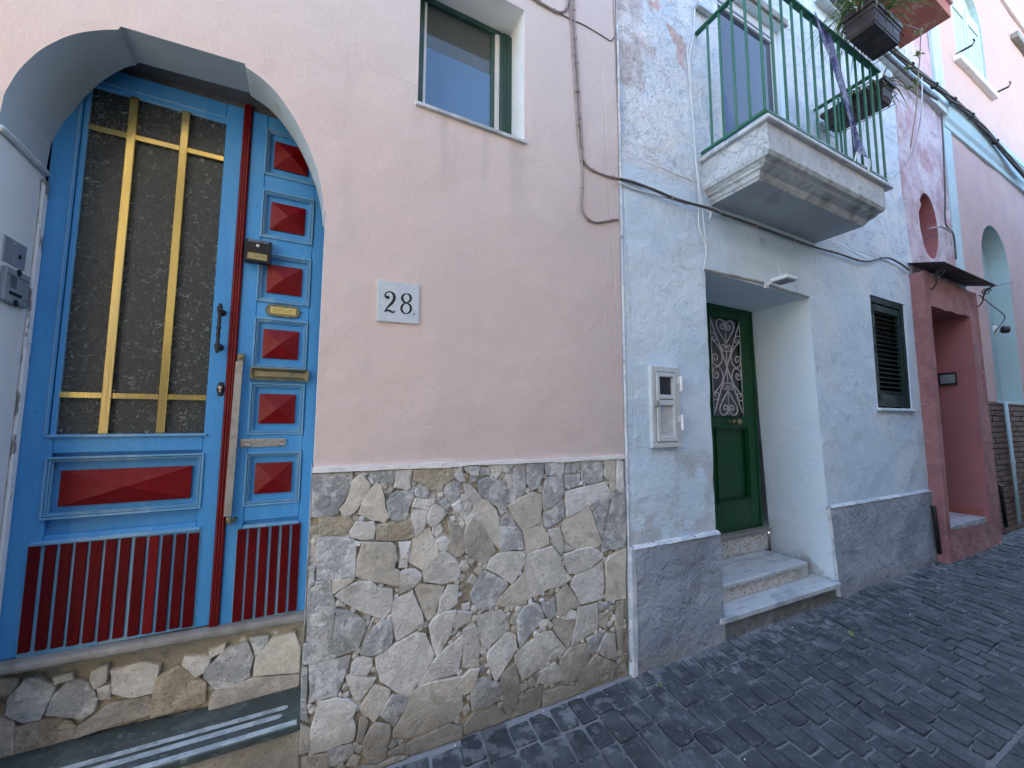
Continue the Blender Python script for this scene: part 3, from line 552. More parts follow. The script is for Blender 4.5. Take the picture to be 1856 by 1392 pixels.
# number 28 wall base : mortar bed and stones
base = sheet(wob([(XR - .006, 0), (1.83, 0), (1.83, 1.33), (XR - .006, 1.335)], .06, .004), [], .004, amp=.006, step=.05).build('stone_base', M['mortar'], house)
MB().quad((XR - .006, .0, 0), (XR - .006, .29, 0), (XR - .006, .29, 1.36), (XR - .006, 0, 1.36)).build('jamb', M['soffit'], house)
ZO = {'A': (560, 820, 6.187), 'B': (840, 820, 6.187), 'C': (540, 1030, 6.187), 'D': (840, 1030, 6.187), 'E': (540, 1200, 6.187), 'F': (780, 1200, 5.459)}
STONES = """
A g 55,200 250,170 455,185 490,230 470,370 430,470 330,620 330,690 200,725 40,720 45,450
A b 575,262 620,285 685,365 680,400 615,530 540,640 460,705 400,712 345,630 420,560 470,450 490,330 550,270
A b 760,345 810,390 840,500 850,620 905,720 845,785 700,755 560,690 600,570 680,440
A g 690,170 975,155 985,200 960,300 940,345 780,330 720,345 680,240
A p 990,150 1165,130 1160,200 1130,300 1140,400 1100,420 960,390 980,280
A t 1180,150 1620,120 1625,290 1500,360 1480,440 1350,410 1300,360 1180,310
A w 1630,130 1720,130 1755,320 1700,330 1630,270
A g 1000,440 1170,430 1175,520 1120,600 1110,700 1070,750 960,765 900,690 880,560 930,480
A g 1190,440 1260,370 1310,390 1350,450 1330,505 1250,510 1200,480
A p 1200,520 1410,525 1400,570 1330,655 1165,610
A p 1160,640 1345,670 1330,750 1280,870 1200,945 1160,760
A p 1400,590 1480,620 1545,680 1490,750 1400,840 1340,790 1360,650
A g 1620,325 1690,345 1700,450 1680,510 1610,555 1510,470 1540,370
A t 115,735 440,720 500,790 440,890 400,920 115,945
A p 545,775 650,800 720,775 740,850 720,960 600,975 480,950 465,890
A t 760,820 900,800 1150,755 1180,850 1190,940 1090,975 900,990 765,980
A g 150,960 250,945 500,980 525,1010 515,1400 300,1420 90,1430 90,1000
A b 600,1010 930,1020 970,1060 985,1200 950,1300 1010,1325 1021,1500 900,1480 726,1445 536,1389 550,1200
A w 1010,1010 1140,1010 1115,1180 1040,1180
A w 1030,1195 1110,1190 1095,1290 1020,1290
A b 1290,880 1360,860 1385,940 1440,1080 1450,1150 1380,1240 1280,1325 1130,1230 1120,1180 1170,980
A w 1400,850 1480,810 1500,870 1440,950 1390,900
A w 1420,1010 1540,950 1590,1020 1540,1110 1480,1110
A d 1560,760 1680,810 1720,870 1760,1100 1700,1170 1620,1180 1590,1080 1600,960
A g 1460,560 1530,530 1570,600 1560,650 1500,620
A w 1600,600 1700,540 1720,640 1810,730 1750,750 1660,680
A w 665,280 720,310 730,350 700,350
A g 500,190 640,200 670,240 620,270 540,240 500,230
A p 1740,360 1812,370 1930,500 1862,600 1772,520
A w 530,1000 590,1010 570,1050 530,1050
B g 25,140 180,130 165,260 90,250 30,200
B g 200,150 290,170 300,250 190,270
B p 290,130 440,110 440,210 370,300 320,220
B g 450,110 560,130 520,230 460,220
B p 480,250 540,240 570,360 520,420 470,300
B g 560,170 690,100 700,200 700,420 650,490 590,470 570,330 560,240
B g 715,100 900,95 900,230 850,390 760,430 720,330
B g 920,95 1130,90 1130,260 940,250
B g 1150,90 1310,90 1310,170 1250,230 1150,240
B g 1320,90 1530,80 1560,160 1570,310 1450,360 1340,330 1330,200
B g 940,290 1100,270 1130,400 1130,460 1040,570 900,640 895,460
B g 1145,260 1310,240 1310,370 1180,410 1150,390
B p 1590,160 1610,190 1640,290 1610,300 1580,250
B b 1590,90 1710,90 1710,420 1670,430 1640,310 1600,170
B w 1722,80 1780,110 1800,420 1760,450 1720,400
B g 170,330 280,280 400,330 510,440 500,540 470,650 420,700 380,600 200,480
B b 210,520 270,540 370,650 400,760 400,860 400,1080 330,1000 230,860 100,700 130,600
B b 500,600 640,520 780,450 880,480 885,560 860,790 780,830 660,875 590,760
B d 100,735 170,780 240,880 320,1000 360,1110 300,1180 250,1245 160,1220 40,1130 10,920 30,850
B g 490,680 560,740 610,840 430,820 440,760
B g 400,840 620,850 660,970 675,1090 560,1085 425,1115 410,980
B b 670,880 820,840 890,850 960,930 960,1030 850,1080 710,1145 690,960
B p 950,880 1080,850 1110,950 1145,1080 1100,1150 1040,1080 990,960
B b 1110,790 1280,700 1410,620 1450,720 1500,880 1555,1010 1500,1065 1250,1085 1150,990 1110,880
B w 1150,440 1600,330 1660,450 1560,520 1430,590 1170,730
B g 910,680 1000,660 1110,560 1130,740 960,850 920,840
B g 1480,570 1640,500 1600,800 1560,980 1510,860 1470,700
B g 1690,450 1810,470 1820,900 1800,1050 1560,1110 1560,1010 1620,820
B p 470,1120 690,1115 690,1240 640,1330 550,1480 450,1410 270,1310 300,1200 400,1140
B p 720,1150 850,1100 1000,1060 1080,1170 1100,1260 1150,1345 1215,1410 1100,1500 950,1530 820,1610 735,1650 700,1400 690,1230
B p 1130,1160 1250,1110 1440,1070 1560,1130 1555,1180 1430,1290 1270,1365 1190,1360 1150,1240
B p 1565,1220 1575,1500 1560,1630 1480,1660 1320,1700 1215,1510 1225,1430 1280,1375 1430,1305
B b 1595,1250 1640,1170 1820,1080 1825,1645 1610,1670
B p 1160,1040 1240,1090 1150,1110
B g 80,265 150,270 160,330 100,340
B w 520,450 590,490 570,580 510,560
C b 385,130 620,100 640,120 560,190 400,290
C p 425,310 560,215 700,150 820,150 900,230 1050,240 1060,350 1040,470 960,565 800,510 560,400
C p 1150,50 1220,20 1320,20 1390,70 1370,140 1270,230 1150,280
C p 1590,-160 1650,-180 1750,-110 1815,-20 1810,80 1780,135 1600,180 1420,150 1410,60 1430,0 1500,-80
C b 1310,200 1420,190 1640,210 1610,320 1530,520 1460,590 1400,470 1350,320
C p 1690,190 1800,195 1790,390 1700,460 1575,520 1600,350 1640,290
C p 1060,380 1290,260 1320,360 1380,480 1410,620 1290,700 1110,810 1060,640
C g 110,260 190,210 205,160 360,150 375,280 420,430 400,560 380,800 270,830 100,830
C g 430,470 560,480 740,590 750,690 700,800 660,910 420,990 75,1075 80,850 280,845 400,815
C w 860,560 820,590 790,690 830,640
C g 940,570 1040,600 1055,720 1040,850 960,930 800,980 710,960 750,820 850,690
C p 1340,725 1430,750 1490,880 1525,970 1500,1050 1400,1200 1240,1440 1130,1400 930,1270 890,1140 880,1010 1000,920 1160,820
C p 1480,650 1530,560 1640,500 1770,480 1750,600 1700,750 1640,860 1560,1000 1540,960 1510,820
C p 1795,490 1950,495 1920,590 1850,640 1770,690 1750,650
C p 1740,850 1850,760 1840,900 1790,1180 1530,1250 1380,1330 1340,1320 1420,1200 1540,1030 1600,960
C g 130,1095 590,980 540,1160 490,1290 430,1440 250,1470 130,1500
C w 660,1010 750,1000 830,1020 830,1110 770,1205 600,1190 610,1090
C p 540,1210 870,1240 820,1330 690,1490 660,1500 590,1370
C g 60,1110 105,1130 100,1400 50,1400
C g 115,0 185,0 190,160 110,240
C p 1880,-560 2040,-640 2080,-560 2000,-480 1900,-470
E b 870,270 1040,320 1000,440 920,580 850,680 800,620 730,580 700,520 790,390 830,300
E g 1060,380 1140,375 1240,395 1180,540 1080,730 1000,660 930,590 1010,450
E b 1270,350 1400,260 1550,215 1850,165 1930,90 2029,74 1995,204 1938,340 1830,374 1848,533 1712,669 1500,760 1400,810 1200,860 1060,840 1080,770 1180,600
E d 870,690 1030,720 1035,800 1000,920 980,1080 870,1145 790,1120 740,1030 750,880 810,770
E p 220,440 440,410 560,430 650,510 600,640 640,740 620,880 500,920 340,990 130,1060 140,800 200,600
E d 690,650 760,615 790,680 750,800 720,900 660,900 680,780
E g 350,1000 600,930 640,1000 560,1090 450,1160 350,1180
E d 1230,930 1500,800 1700,700 1840,740 1840,860 1700,930 1400,1040 1240,1050 1200,960
E d 1030,1010 1190,930 1200,1010 1100,1040 1010,1050
E t 60,1090 330,1040 340,1250 60,1250
E d 660,1180 900,1160 1100,1060 1230,1070 1000,1200 700,1290
E g 40,100 100,100 90,500 115,670 30,640
E d 30,700 130,770 120,1000 20,1040
D p 0,700 130,640 170,700 180,900 170,1070 110,1105 0,1110
D g 230,30 290,50 480,150 500,190 400,300 340,420 210,480 120,390 90,290 150,170
D b 680,60 715,250 720,360 610,430 460,430 350,420 400,330 560,190
D p 160,550 280,500 430,480 480,540 510,680 400,770 260,895 200,830 170,680
D g 640,520 690,440 780,395 860,430 900,540 860,620 750,740 640,880 620,780 610,600
D g 890,400 1020,340 1035,440 1020,550 960,570 900,490
D p 870,590 960,580 960,620 880,685 850,640
D d 1050,310 1160,170 1230,290 1300,390 1290,440 1180,460 1150,530 1070,540
D d 1010,600 1080,560 1170,590 1260,570 1230,740 1180,900 1040,720
D p 1295,440 1500,400 1515,590 1500,690 1400,750 1220,870 1250,700 1280,560
D g 1510,390 1660,380 1640,450 1530,480
D d 1530,520 1600,500 1630,560 1610,690 1530,640
D p 580,990 700,860 900,730 1000,720 1150,900 1130,960 900,1090 750,1210 670,1260 600,1100
D p 290,940 480,730 580,750 600,900 540,1000 420,1180 360,1260 290,1090 270,1010
D d 1090,1060 1200,900 1380,850 1420,960 1380,1090 1260,1250 1150,1290 1100,1130
D p 870,1170 1030,1070 1075,1110 1130,1250 960,1310 850,1280
D p 1500,930 1600,740 1700,750 1730,1030 1600,1000
D g 1390,800 1590,700 1500,870 1480,950 1420,950
D d 1725,390 1800,370 1790,850 1740,900 1715,620
D d 1300,1220 1480,980 1560,1010 1760,1090 1600,1200 1290,1330
D w 1060,550 1160,450 1270,490 1270,570 1170,580
F g 460,180 540,160 620,200 690,210 700,300 720,370 600,420 420,480 410,330
F d 690,140 840,20 860,120 890,300 840,430 780,540 730,440 710,300
F d 900,230 970,230 930,300 895,290
F d 880,440 960,300 1060,260 1105,290 1095,480 860,540
F d 1120,290 1300,250 1435,240 1430,320 1330,400 1120,480
F d 450,490 640,430 720,500 790,550 700,620 500,690 340,720 340,640
F d 110,700 280,640 330,680 320,780 150,850 0,900 0,800
F d 1450,200 1700,150 1600,230 1445,300
"""
def make_stone(poly, y, mname, parent, depth=.02, thick=.02):
    cx = sum(p[0] for p in poly) / len(poly); cz = sum(p[1] for p in poly) / len(poly)
    poly = [(p[0] + (p[0] - cx) * .005 / max(.02, math.hypot(p[0] - cx, p[1] - cz)), p[1] + (p[1] - cz) * .005 / max(.02, math.hypot(p[0] - cx, p[1] - cz))) for p in poly]
    P = wob(poly, .022, .006, seed=cx * 9)
    n = len(P); tx, tz = U(-.035, .035), U(-.035, .035); d0 = depth * U(.6, 1.15); vs = []
    for sc, dd in ((1.0, 0.0), (.995, d0 * .72), (None, d0), (.55, d0 + .0012)):
        for p in P:
            L = math.hypot(p[0] - cx, p[1] - cz)
            s_ = sc if sc is not None else max(.6, 1 - .0035 / max(L, .004))
            x = cx + (p[0] - cx) * s_; z = cz + (p[1] - cz) * s_
            vs.append((x, y - dd - ((tx * (x - cx) + tz * (z - cz) + U(-.0009, .0009)) if dd > 0 else -thick), z))
    fs = [(r * n + i, r * n + (i + 1) % n, (r + 1) * n + (i + 1) % n, (r + 1) * n + i) for r in range(3) for i in range(n)]
    vs.append((cx, y - d0 - .001, cz)); fs += [(3 * n + i, 3 * n + (i + 1) % n, 4 * n) for i in range(n)]
    return MB().add(vs, fs).build('stone', M[mname], parent)
LAID = []
for line in STONES.strip().splitlines():
    q, mn, *pp = line.split(); ox, oy, sc = ZO[q]; poly = []
    for s_ in pp:
        a, b = map(float, s_.split(',')); w_ = W(ox + a / sc, oy + b / sc, -.008)
        poly.append((min(1.825, max(XR - .004, w_.x)), min(1.322, max(.005, w_.z))))
    make_stone(poly, .004, mn, base, depth=.013)
    LAID.append((poly, (min(p[0] for p in poly), max(p[0] for p in poly), min(p[1] for p in poly), max(p[1] for p in poly))))
def seg_d(p, a, b):
    ax, ay = a; bx, by = b; dx, dy = bx - ax, by - ay; L = dx * dx + dy * dy
    t = 0 if L == 0 else max(0, min(1, ((p[0] - ax) * dx + (p[1] - ay) * dy) / L)); return math.hypot(p[0] - ax - t * dx, p[1] - ay - t * dy)
fillers = []
for _ in range(5200):
    q = (U(XR + .01, 1.80), U(.03, 1.31)); dmin = min(q[0] - XR, 1.825 - q[0], 1.322 - q[1], q[1])
    for pl_, bb_ in LAID:
        if q[0] < bb_[0] - .05 or q[0] > bb_[1] + .05 or q[1] < bb_[2] - .05 or q[1] > bb_[3] + .05: continue
        if inside(q, pl_): dmin = -1; break
        for k_ in range(len(pl_)):
            dmin = min(dmin, seg_d(q, pl_[k_ - 1], pl_[k_]))
            if dmin < .011: break
        if dmin < .011: break
    if dmin < .011: continue
    if any(math.hypot(q[0] - f_[0], q[1] - f_[1]) < f_[2] + dmin * .6 for f_ in fillers): continue
    r_ = min(.04, dmin * .9); fillers.append((q[0], q[1], r_)); n_ = random.choice((4, 5, 6)); a0 = U(0, 6)
    ea = U(0, 3.14); pl2 = []
    for k_ in range(n_):
        a_ = a0 + 6.283 * k_ / n_ + U(-.25, .25); rr = r_ * U(.85, 1.15); pl2.append((q[0] + rr * math.cos(a_), q[1] + rr * math.sin(a_)))
    make_stone(pl2, .004, random.choice('gppwdtb'), base, depth=.010)
# stone riser under the threshold (skewed a little)
def RW(a, b):
    px, py = a / 2.568, 850 + b / 2.568; y = .27
    for _ in range(6): p = W(px, py, y); y = .272 - .06 * min(0, p.x) * 1.0
    return (p.x, y, p.z)
rz = MB(); rz.quad((-1.03, .34, .2), (.03, .275, .2), (.03, .275, .62), (-1.03, .34, .62)); riser = rz.build('riser_wall', M['mortar'], house)
RST = """
d 0,960 95,970 60,1040 0,1050
g 130,965 190,955 265,1005 230,1090 200,1150 120,1160 50,1120 60,1050
g 265,1040 330,980 400,980 460,1060 440,1120 390,1155 230,1130
p 260,960 340,940 345,970 270,990
p 440,930 505,905 500,980 450,1010 430,970
p 525,930 660,890 745,905 725,1030 620,1050 535,1030
t 740,960 840,910 880,940 960,990 955,1080 900,1100 710,1145 720,1040
p 870,860 980,870 960,930 920,955 855,900
p 980,840 1050,810 1040,850 985,870
g 960,920 1060,830 1150,800 1180,870 1160,960 1080,1000 1010,1015 955,960
g 1170,780 1250,770 1245,810 1190,860
b 1200,850 1270,780 1370,760 1395,830 1390,940 1185,950
d 1000,1030 1200,960 1390,955 1385,1015 980,1110
d 370,1190 520,1090 700,1050 700,1140 360,1240
t 90,1190 160,1160 300,1145 355,1190 350,1250 95,1310
d 0,1140 80,1160 85,1310 0,1330
p 460,1010 520,1000 520,1060 470,1060
"""
for line in RST.strip().splitlines():
    mn, *pp = line.split(); pts = [RW(*map(float, s_.split(','))) for s_ in pp]
    ym = sum(p[1] for p in pts) / len(pts)
    o = make_stone([(p[0], p[2]) for p in pts], ym, mn, riser, depth=.022, thick=.03)
th = MB(); prof = [(.34, .628), (.262, .632), (.248, .628), (.241, .618), (.240, .606), (.246, .596), (.258, .592), (.34, .590)]
vs = []; 
for x, dz in ((-1.025, .022), (-.6, .012), (-.3, .006), (.018, .0)):
    vs += [(x, y_, z_ + dz) for y_, z_ in prof]
n = len(prof); fs = [(a * n + i, a * n + (i + 1) % n, (a + 1) * n + (i + 1) % n, (a + 1) * n + i) for a in range(3) for i in range(n)] + [tuple(range(n)), tuple(3 * n + i for i in range(n))[::-1]]
th.add(vs, fs).build('threshold_stone', M['sill_stone'], house)
# dark green marble step in front of the riser
sz = .294
step = MB().box(-1.3, .016, .0, .36, sz - .034, sz, .006).build('marble_step', M['marble_green'], house)
for fr, bk in ((.068, .098), (.118, .146)):
    sm = MB(); x1 = -.035 if fr > .1 else -.055
    pts = [(-1.3, fr), (x1 - .012, fr), (x1, fr + .006), (x1 + .003, (fr + bk) / 2), (x1, bk - .006), (x1 - .012, bk), (-1.3, bk)]
    sm.add([(p[0], p[1], sz + .0015) for p in pts], [tuple(range(len(pts)))]).build('anti_slip_strip', M['strip'], step)
MB().box(-1.3, .004, .004, .03, sz - .002, sz + .0012).build('step_edge_strip', M['strip'], step)
MB().box(-1.3, .016, .03, .4, 0, sz - .036).build('step_base', M['d'], house)

# ---- the blue door
def dW(px, py, y=DY): p = W(px, py, y); return p.x, p.z
leaf = thing_leaf = bpy.data.objects.new('door_leaf', None); COL.objects.link(leaf); leaf.parent = house
sleaf = bpy.data.objects.new('side_leaf', None); COL.objects.link(sleaf); sleaf.parent = house
GX0, GX1, GZ0, GZ1 = -.928, -.437, 1.502, 3.035
ZB, ZT = .632, 3.135
F = DY
fm = MB(); B = .004
fm.box(-1.028, GX0, F, F + .05, ZB + .02, ZT, B); fm.box(GX1, -.365, F, F + .05, ZB + .01, ZT, B)
fm.box(GX0, GX1, F + .001, F + .05, GZ1, ZT, B); fm.box(GX0, GX1, F + .001, F + .05, 1.425, GZ0, B)
bz0, bz1 = 1.10, 1.425                                # wide lower panel recess
SLT = (dW(54, 985)[1] + dW(364, 960)[1]) / 2
fm.box(GX0, GX1, F + .001, F + .05, SLT, bz0, B)
fm.box(GX0, GX1, F + .024, F + .05, bz0, bz1)
bk_ = MB().box(dW(53, 985)[0] - .002, dW(363, 985)[0] + .002, F - .0015, F + .05, ZB + .015, SLT).build('backing_board', M['door_blue_worn'], leaf)
fm.build('stile_and_rail', M['door_blue'], leaf)
mo = MB()
for k, t in enumerate((.006, .018, .030)):             # fine beads round the glass
    y0 = F - .004 + k * .004
    mo.box(GX0 - .036 + t, GX0 - .028 + t, y0, F + .02, GZ0 - .01, GZ1 + .02, .002)
    mo.box(GX0 - .036 + t, GX1 + .01, y0 + .002, F + .02, GZ1 + .026 - t, GZ1 + .034 - t, .002)
mo.box(GX0 - .02, GX1 + .014, F - .010, F + .01, GZ0 - .014, GZ0, .004)
def frame_mould(m, x0, x1, z0, z1, y, w=.014, h=.006):
    for a, b_, yy in ((0, w * .4, y - h), (w * .5, w * .75, y - h * .2), (w * .8, w, y + h * .5)):
        m.box(x0 + a, x0 + b_, yy, y + .02, z0 + a, z1 - a, .0015); m.box(x1 - b_, x1 - a, yy, y + .02, z0 + a, z1 - a, .0015)
        m.box(x0 + a, x1 - a, yy - .0006, y + .02, z1 - b_, z1 - a, .0015); m.box(x0 + a, x1 - a, yy - .0006, y + .02, z0 + a, z0 + b_, .0015)
x0, z1 = dW(83, 829); x1, _ = dW(371, 825); _, z0 = dW(363, 921)
frame_mould(mo, x0, x1, z0 - .0, z1, F - .002, .022)
xa, za = dW(54, 985); xb, zb = dW(364, 960)
mo.box(xa, xb, F - .012, F + .02, (za + zb) / 2 - .008, (za + zb) / 2 + .008, .004)
mo.build('moulding', M['door_blue_worn'], leaf)
MB().box(GX0 - .005, GX1 + .005, F + .022, F + .028, GZ0 - .005, GZ1 + .005).build('glass_pane', M['privacy'], leaf)
for (t, b_) in (((240, 180), (190, 786)), ((337, 208), (290, 786))):
    xa, _ = dW(*t); xb, _ = dW(*b_); xm = (xa + xb) / 2
    MB().box(xm - .0155, xm + .0155, F - .002, F + .018, GZ0 + .001, GZ1 - .001, .002).build('gold_bar', M['gold'], leaf)
for (l, r_) in (((160, 229), (405, 284)), ((105, 716), (376, 720))):
    z_ = (dW(*l)[1] + dW(*r_)[1]) / 2
    MB().box(GX0, GX1, F + .006, F + .0175, z_ - .013, z_ + .013, .002).build('gold_bar', M['gold'], leaf)
x0, z1 = dW(108, 853); x1, _ = dW(347, 846); _, z0 = dW(343, 906)
MB().hip(x0, x1, (z0 + dW(103, 917)[1]) / 2, (z1 + dW(347, 846)[1]) / 2, F + .024, .050, cx=None, rim=.012).build('raised_panel', M['door_red'], leaf)
for a, b_ in ((137, 195), (215, 270), (287, 343), (358, 415), (428, 484), (498, 550), (565, 615), (632, 685), (698, 745), (760, 808), (822, 868), (880, 930)):
    yy = 850 + (352 - (a - 137) * .078) / 2.568 + 2; xa, za = dW(a / 2.568, yy); xb, _ = dW(b_ / 2.568, yy)
    MB().box(xa + .0005, xb - .001, F - .009 - U(0, .002), F + .002, ZB + .018 - (xa + .3) * .025 + U(0, .004), za, .002).build('slat', M['door_red2'] if R() < .8 else M['door_red'], leaf)
# astragal between the leaves
asx = (-.366, -.331)
am = MB(); am.box(asx[0], asx[1], F - .012, F + .03, ZB, ZT + .02, .004)
for k in range(3): am.tube([(asx[0] + .007 + k * .0105, F - .013, ZB + .004), (asx[0] + .007 + k * .0105, F - .013, ZT + .016)], .0042, 6)
am.build('astragal', M['door_red'], house)
# side leaf
SX0, SX1 = -.331, .075
sm = MB(); sm.box(SX0, -.262, F, F + .05, ZB, ZT, B); sm.box(-.03, SX1, F, F + .05, ZB - .004, ZT, B); sm.box(-.262, -.03, F + .018, F + .05, ZB, ZT)
pyr = [((498, 258), (557, 318)), ((495, 366), (552, 427)), ((489, 480), (547, 538)), ((480, 596), (540, 653)), ((473, 712), (534, 769)), ((466, 835), (529, 894))]
mo = MB(); zs_prev = ZT
cells = []
for (a, b_) in pyr:
    x0, z1 = dW(*a); x1, z0 = dW(*b_); z1 = (z1 + dW(b_[0] + 1, a[1] + (7 if a[1] < 400 else 2))[1]) / 2
    cx, cz = -.150, (z0 + z1) / 2; cells.append(cz)
    MB().hip(cx - .078, cx + .078, cz - .073, cz + .073, F + .018, .04, rim=.010).build('raised_panel', M['door_red'], sleaf)
ch = .122
edges_ = [ZT] + sum(([c_ + ch, c_ - ch] for c_ in cells), []) + [ZB]
for i in range(0, len(edges_) - 2, 2): 
    if edges_[i] > edges_[i + 1]: sm.box(-.262, -.03, F + .001, F + .05, edges_[i + 1], edges_[i], B)
lz = cells[-1] - ch; sm.box(-.262, -.03, F + .001, F + .05, lz - .075, lz, B)
sm.build('stile_and_rail', M['door_blue'], sleaf)
for cz in cells: frame_mould(mo, -.268, -.032, cz - ch - .004, cz + ch + .004, F - .001, .020)
zt = dW(545, 948)[1]; MB().box(dW(431, 953)[0] - .002, dW(545, 953)[0] + .002, F - .0015, F + .05, ZB, zt).build('backing_board', M['door_blue_worn'], sleaf); mo.box(-.262, -.028, F - .012, F + .02, zt, zt + .016, .004)
mo.build('moulding', M['door_blue_worn'], sleaf)
for a, b_ in ((1108, 1150), (1160, 1200), (1212, 1252), (1264, 1300), (1312, 1350), (1360, 1400)):
    xa, _ = dW(a / 2.568, 953); xb, _ = dW(b_ / 2.568, 953)
    MB().box(xa + .0005, xb - .0005, F - .008 - U(0, .002), F + .002, ZB + .008, zt, .002).build('slat', M['door_red2'], sleaf)
# letter slot, hasp plate, security bar, handle, lock
x0, z1 = dW(455, 667); x1, z0 = dW(559, 693); zc = (dW(455, 678)[1] + dW(559, 681)[1]) / 2
ml = MB(); frame_mould(ml, x0, x1, zc - .031, zc + .031, F - .016, .016); ml.box(x0, x1, F - .010, F, zc - .031, zc + .031, .002); ml.box(x0 + .028, x1 - .03, F - .014, F - .009, zc - .014, zc + .014, .002)
for xx in (x0 + .009, x1 - .010): ml.lathe((xx, F - .014, zc - .02), (0, -1, 0), [(0, .006), (.006, .006), (.008, .002)], 8)
ml.build('letter_slot', M['brass_old'], sleaf)
x0, _ = dW(435, 797); x1, _ = dW(519, 800); zc = (dW(435, 803)[1] + dW(519, 801)[1]) / 2
hp = MB(); hp.box(x0, x1, F - .006, F + .001, zc - .021, zc + .019, .002)
for t in (.08, .5, .9): hp.lathe((x0 + (x1 - x0) * t, F - .006, zc + .010), (0, -1, 0), [(0, .006), (.004, .005), (.005, .001)], 8)
for t in (.12, .86): hp.tube([(x0 + (x1 - x0) * t, F - .006, zc - .002), (x0 + (x1 - x0) * t + .004, F - .03, zc - .006), (x0 + (x1 - x0) * t + .02, F - .032, zc - .010)], .006, 6)
hp.build('hasp_plate', M['steel'], sleaf)
bt = W(434, 655, F - .03); bb = W(412, 936, F - .03)
sb = MB(); w_ = .0145
def bar_seg(m, p, q, w_, t_): m.add([(p.x - w_, p.y, p.z), (p.x + w_, p.y, p.z), (p.x + w_, p.y + t_, p.z), (p.x - w_, p.y + t_, p.z), (q.x - w_, q.y, q.z), (q.x + w_, q.y, q.z), (q.x + w_, q.y + t_, q.z), (q.x - w_, q.y + t_, q.z)], [(0, 1, 2, 3), (4, 5, 6, 7), (0, 1, 5, 4), (1, 2, 6, 5), (2, 3, 7, 6), (3, 0, 4, 7)])
bar_seg(sb, bt, bb, w_, .012)
sb.build('security_bar', M['steel'], sleaf)
fx = MB()
p = W(438, 650, F); fx.box(p.x - .016, p.x + .012, F - .02, F, p.z - .02, p.z + .022, .003); fx.lathe((p.x, F - .02, p.z + .004), (0, -1, 0), [(0, .009), (.01, .008), (.013, .003)], 8); fx.build('bar_fixing', M['brass_old'], sleaf); fx = MB()
p = W(420, 938, F); fx.tube([(p.x - .01, F - .035, p.z + .004), (p.x, F - .05, p.z), (p.x + .012, F - .03, p.z - .006), (p.x + .014, F, p.z - .004)], .009, 7); fx.lathe((p.x - .002, F - .01, p.z - .012), (0, -1, 0), [(0, .015), (.018, .014), (.022, .008)], 9)
fx.build('bar_fixing', M['brass_old'], sleaf)
hx, hz = dW(402, 567); h2x, h2z = dW(399, 630)
hd = MB(); X_ = (hx + h2x) / 2
for z_, s_ in ((hz, 1), (h2z, -1)):
    hd.lathe((X_, F, z_), (0, -1, 0), [(0, .017), (.006, .016), (.010, .008), (.045, .008), (.048, .012), (.06, .012), (.063, .006)], 10)
    hd.lathe((X_, F - .052, z_ + s_ * .008), (0, 0, s_), [(0, .010), (.008, .012), (.014, .006), (.020, .009), (.026, .003)], 10)
Lh = hz - h2z
hd.lathe((X_, F - .052, h2z), (0, 0, 1), [(0, .008), (Lh * .1, .009), (Lh * .14, .006), (Lh * .3, .0085), (Lh * .46, .0065), (Lh * .49, .011), (Lh * .52, .011), (Lh * .55, .0065), (Lh * .7, .0085), (Lh * .86, .006), (Lh * .9, .009), (Lh, .008)], 10)
hd.build('handle', M['iron'], leaf, smooth=True)
lx, lzz = dW(400, 705)
lk = MB(); pr = []
for k in range(24):
    a = 2 * math.pi * k / 24; rr = 1 + .07 * math.cos(6 * a); pr.append((lx + .015 * rr * math.cos(a), lzz + .034 * rr * math.sin(a)))
lk.prism(pr, F - .007, F, .004, .003); lk.build('lock_plate', M['iron'], leaf)
kc = MB(); kc.lathe((lx, F - .006, lzz + .006), (0, -1, 0), [(0, .0075), (.010, .0075), (.011, .003)], 12); kc.box(lx - .004, lx + .004, F - .015, F - .006, lzz - .016, lzz + .003, .001); kc.build('key_cylinder', M['steel'], leaf)

# ---- window of the pink house
wy = .205
rvw = MB(); reveal([(wx0, wz0), (wx1, wz0), (wx1, wz1), (wx0, wz1)], 0, wy, rvw, closed=True); rvw.build('window_reveal', M['white_reveal'], house)
win = bpy.data.objects.new('window', None); COL.objects.link(win); win.parent = house
def wX(px, py=158): return W(px, py, wy).x
fr = MB(); fr.box(wX(752), wX(766), wy - .01, wy + .04, wz0, wz1, .003); fr.box(wX(889), wX(896), wy - .002, wy + .04, wz0, wz1, .003)
fr.box(wX(752), wx1, wy - .012, wy + .04, wz1 - .035, wz1, .003); fr.build('frame', M['green_dark'], win)
sh = MB(); sh.box(wX(903.5), wx1 - .001, wy - .035, wy - .004, wz0 + .004, wz1 - .03, .003); sh.box(wX(908), wX(911), wy - .039, wy - .03, wz0 + .01, wz1 - .03); sh.box(wX(914), wX(917), wy - .039, wy - .03, wz0 + .01, wz1 - .03)
sh.build('shutter', M['green_dark'], win)
MB().box(wX(765.5), wX(771), wy - .004, wy + .03, wz0 + .01, wz1 - .035, .002).build('sash', M['white_paint'], win); MB().box(wX(896), wX(903.5), wy - .016, wy + .03, wz0 + .01, wz1 - .035, .002).build('sash', M['white_paint'], win)
MB().quad((wX(768), wy + .01, wz0), (wX(893), wy + .01, wz0), (wX(893), wy + .01, wz1), (wX(768), wy + .01, wz1)).build('pane', M['glass_grey'], win)
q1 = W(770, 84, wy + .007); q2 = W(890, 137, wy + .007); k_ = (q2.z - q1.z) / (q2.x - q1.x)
MB().add([(wX(770), wy + .007, wz0), (wX(890), wy + .007, wz0), (wX(890), wy + .007, q2.z), (wX(770), wy + .007, q1.z)], [(0, 1, 2, 3)]).build('painted_reflection', M['glass'], win)  # slanted roofline reflection painted in: blue sheet below, duller pane above
MB().box(wx0 - .012, wx1 + .012, -.016, wy, wz0 - .018, wz0 + .004, .003).build('sill', M['marble'], win)

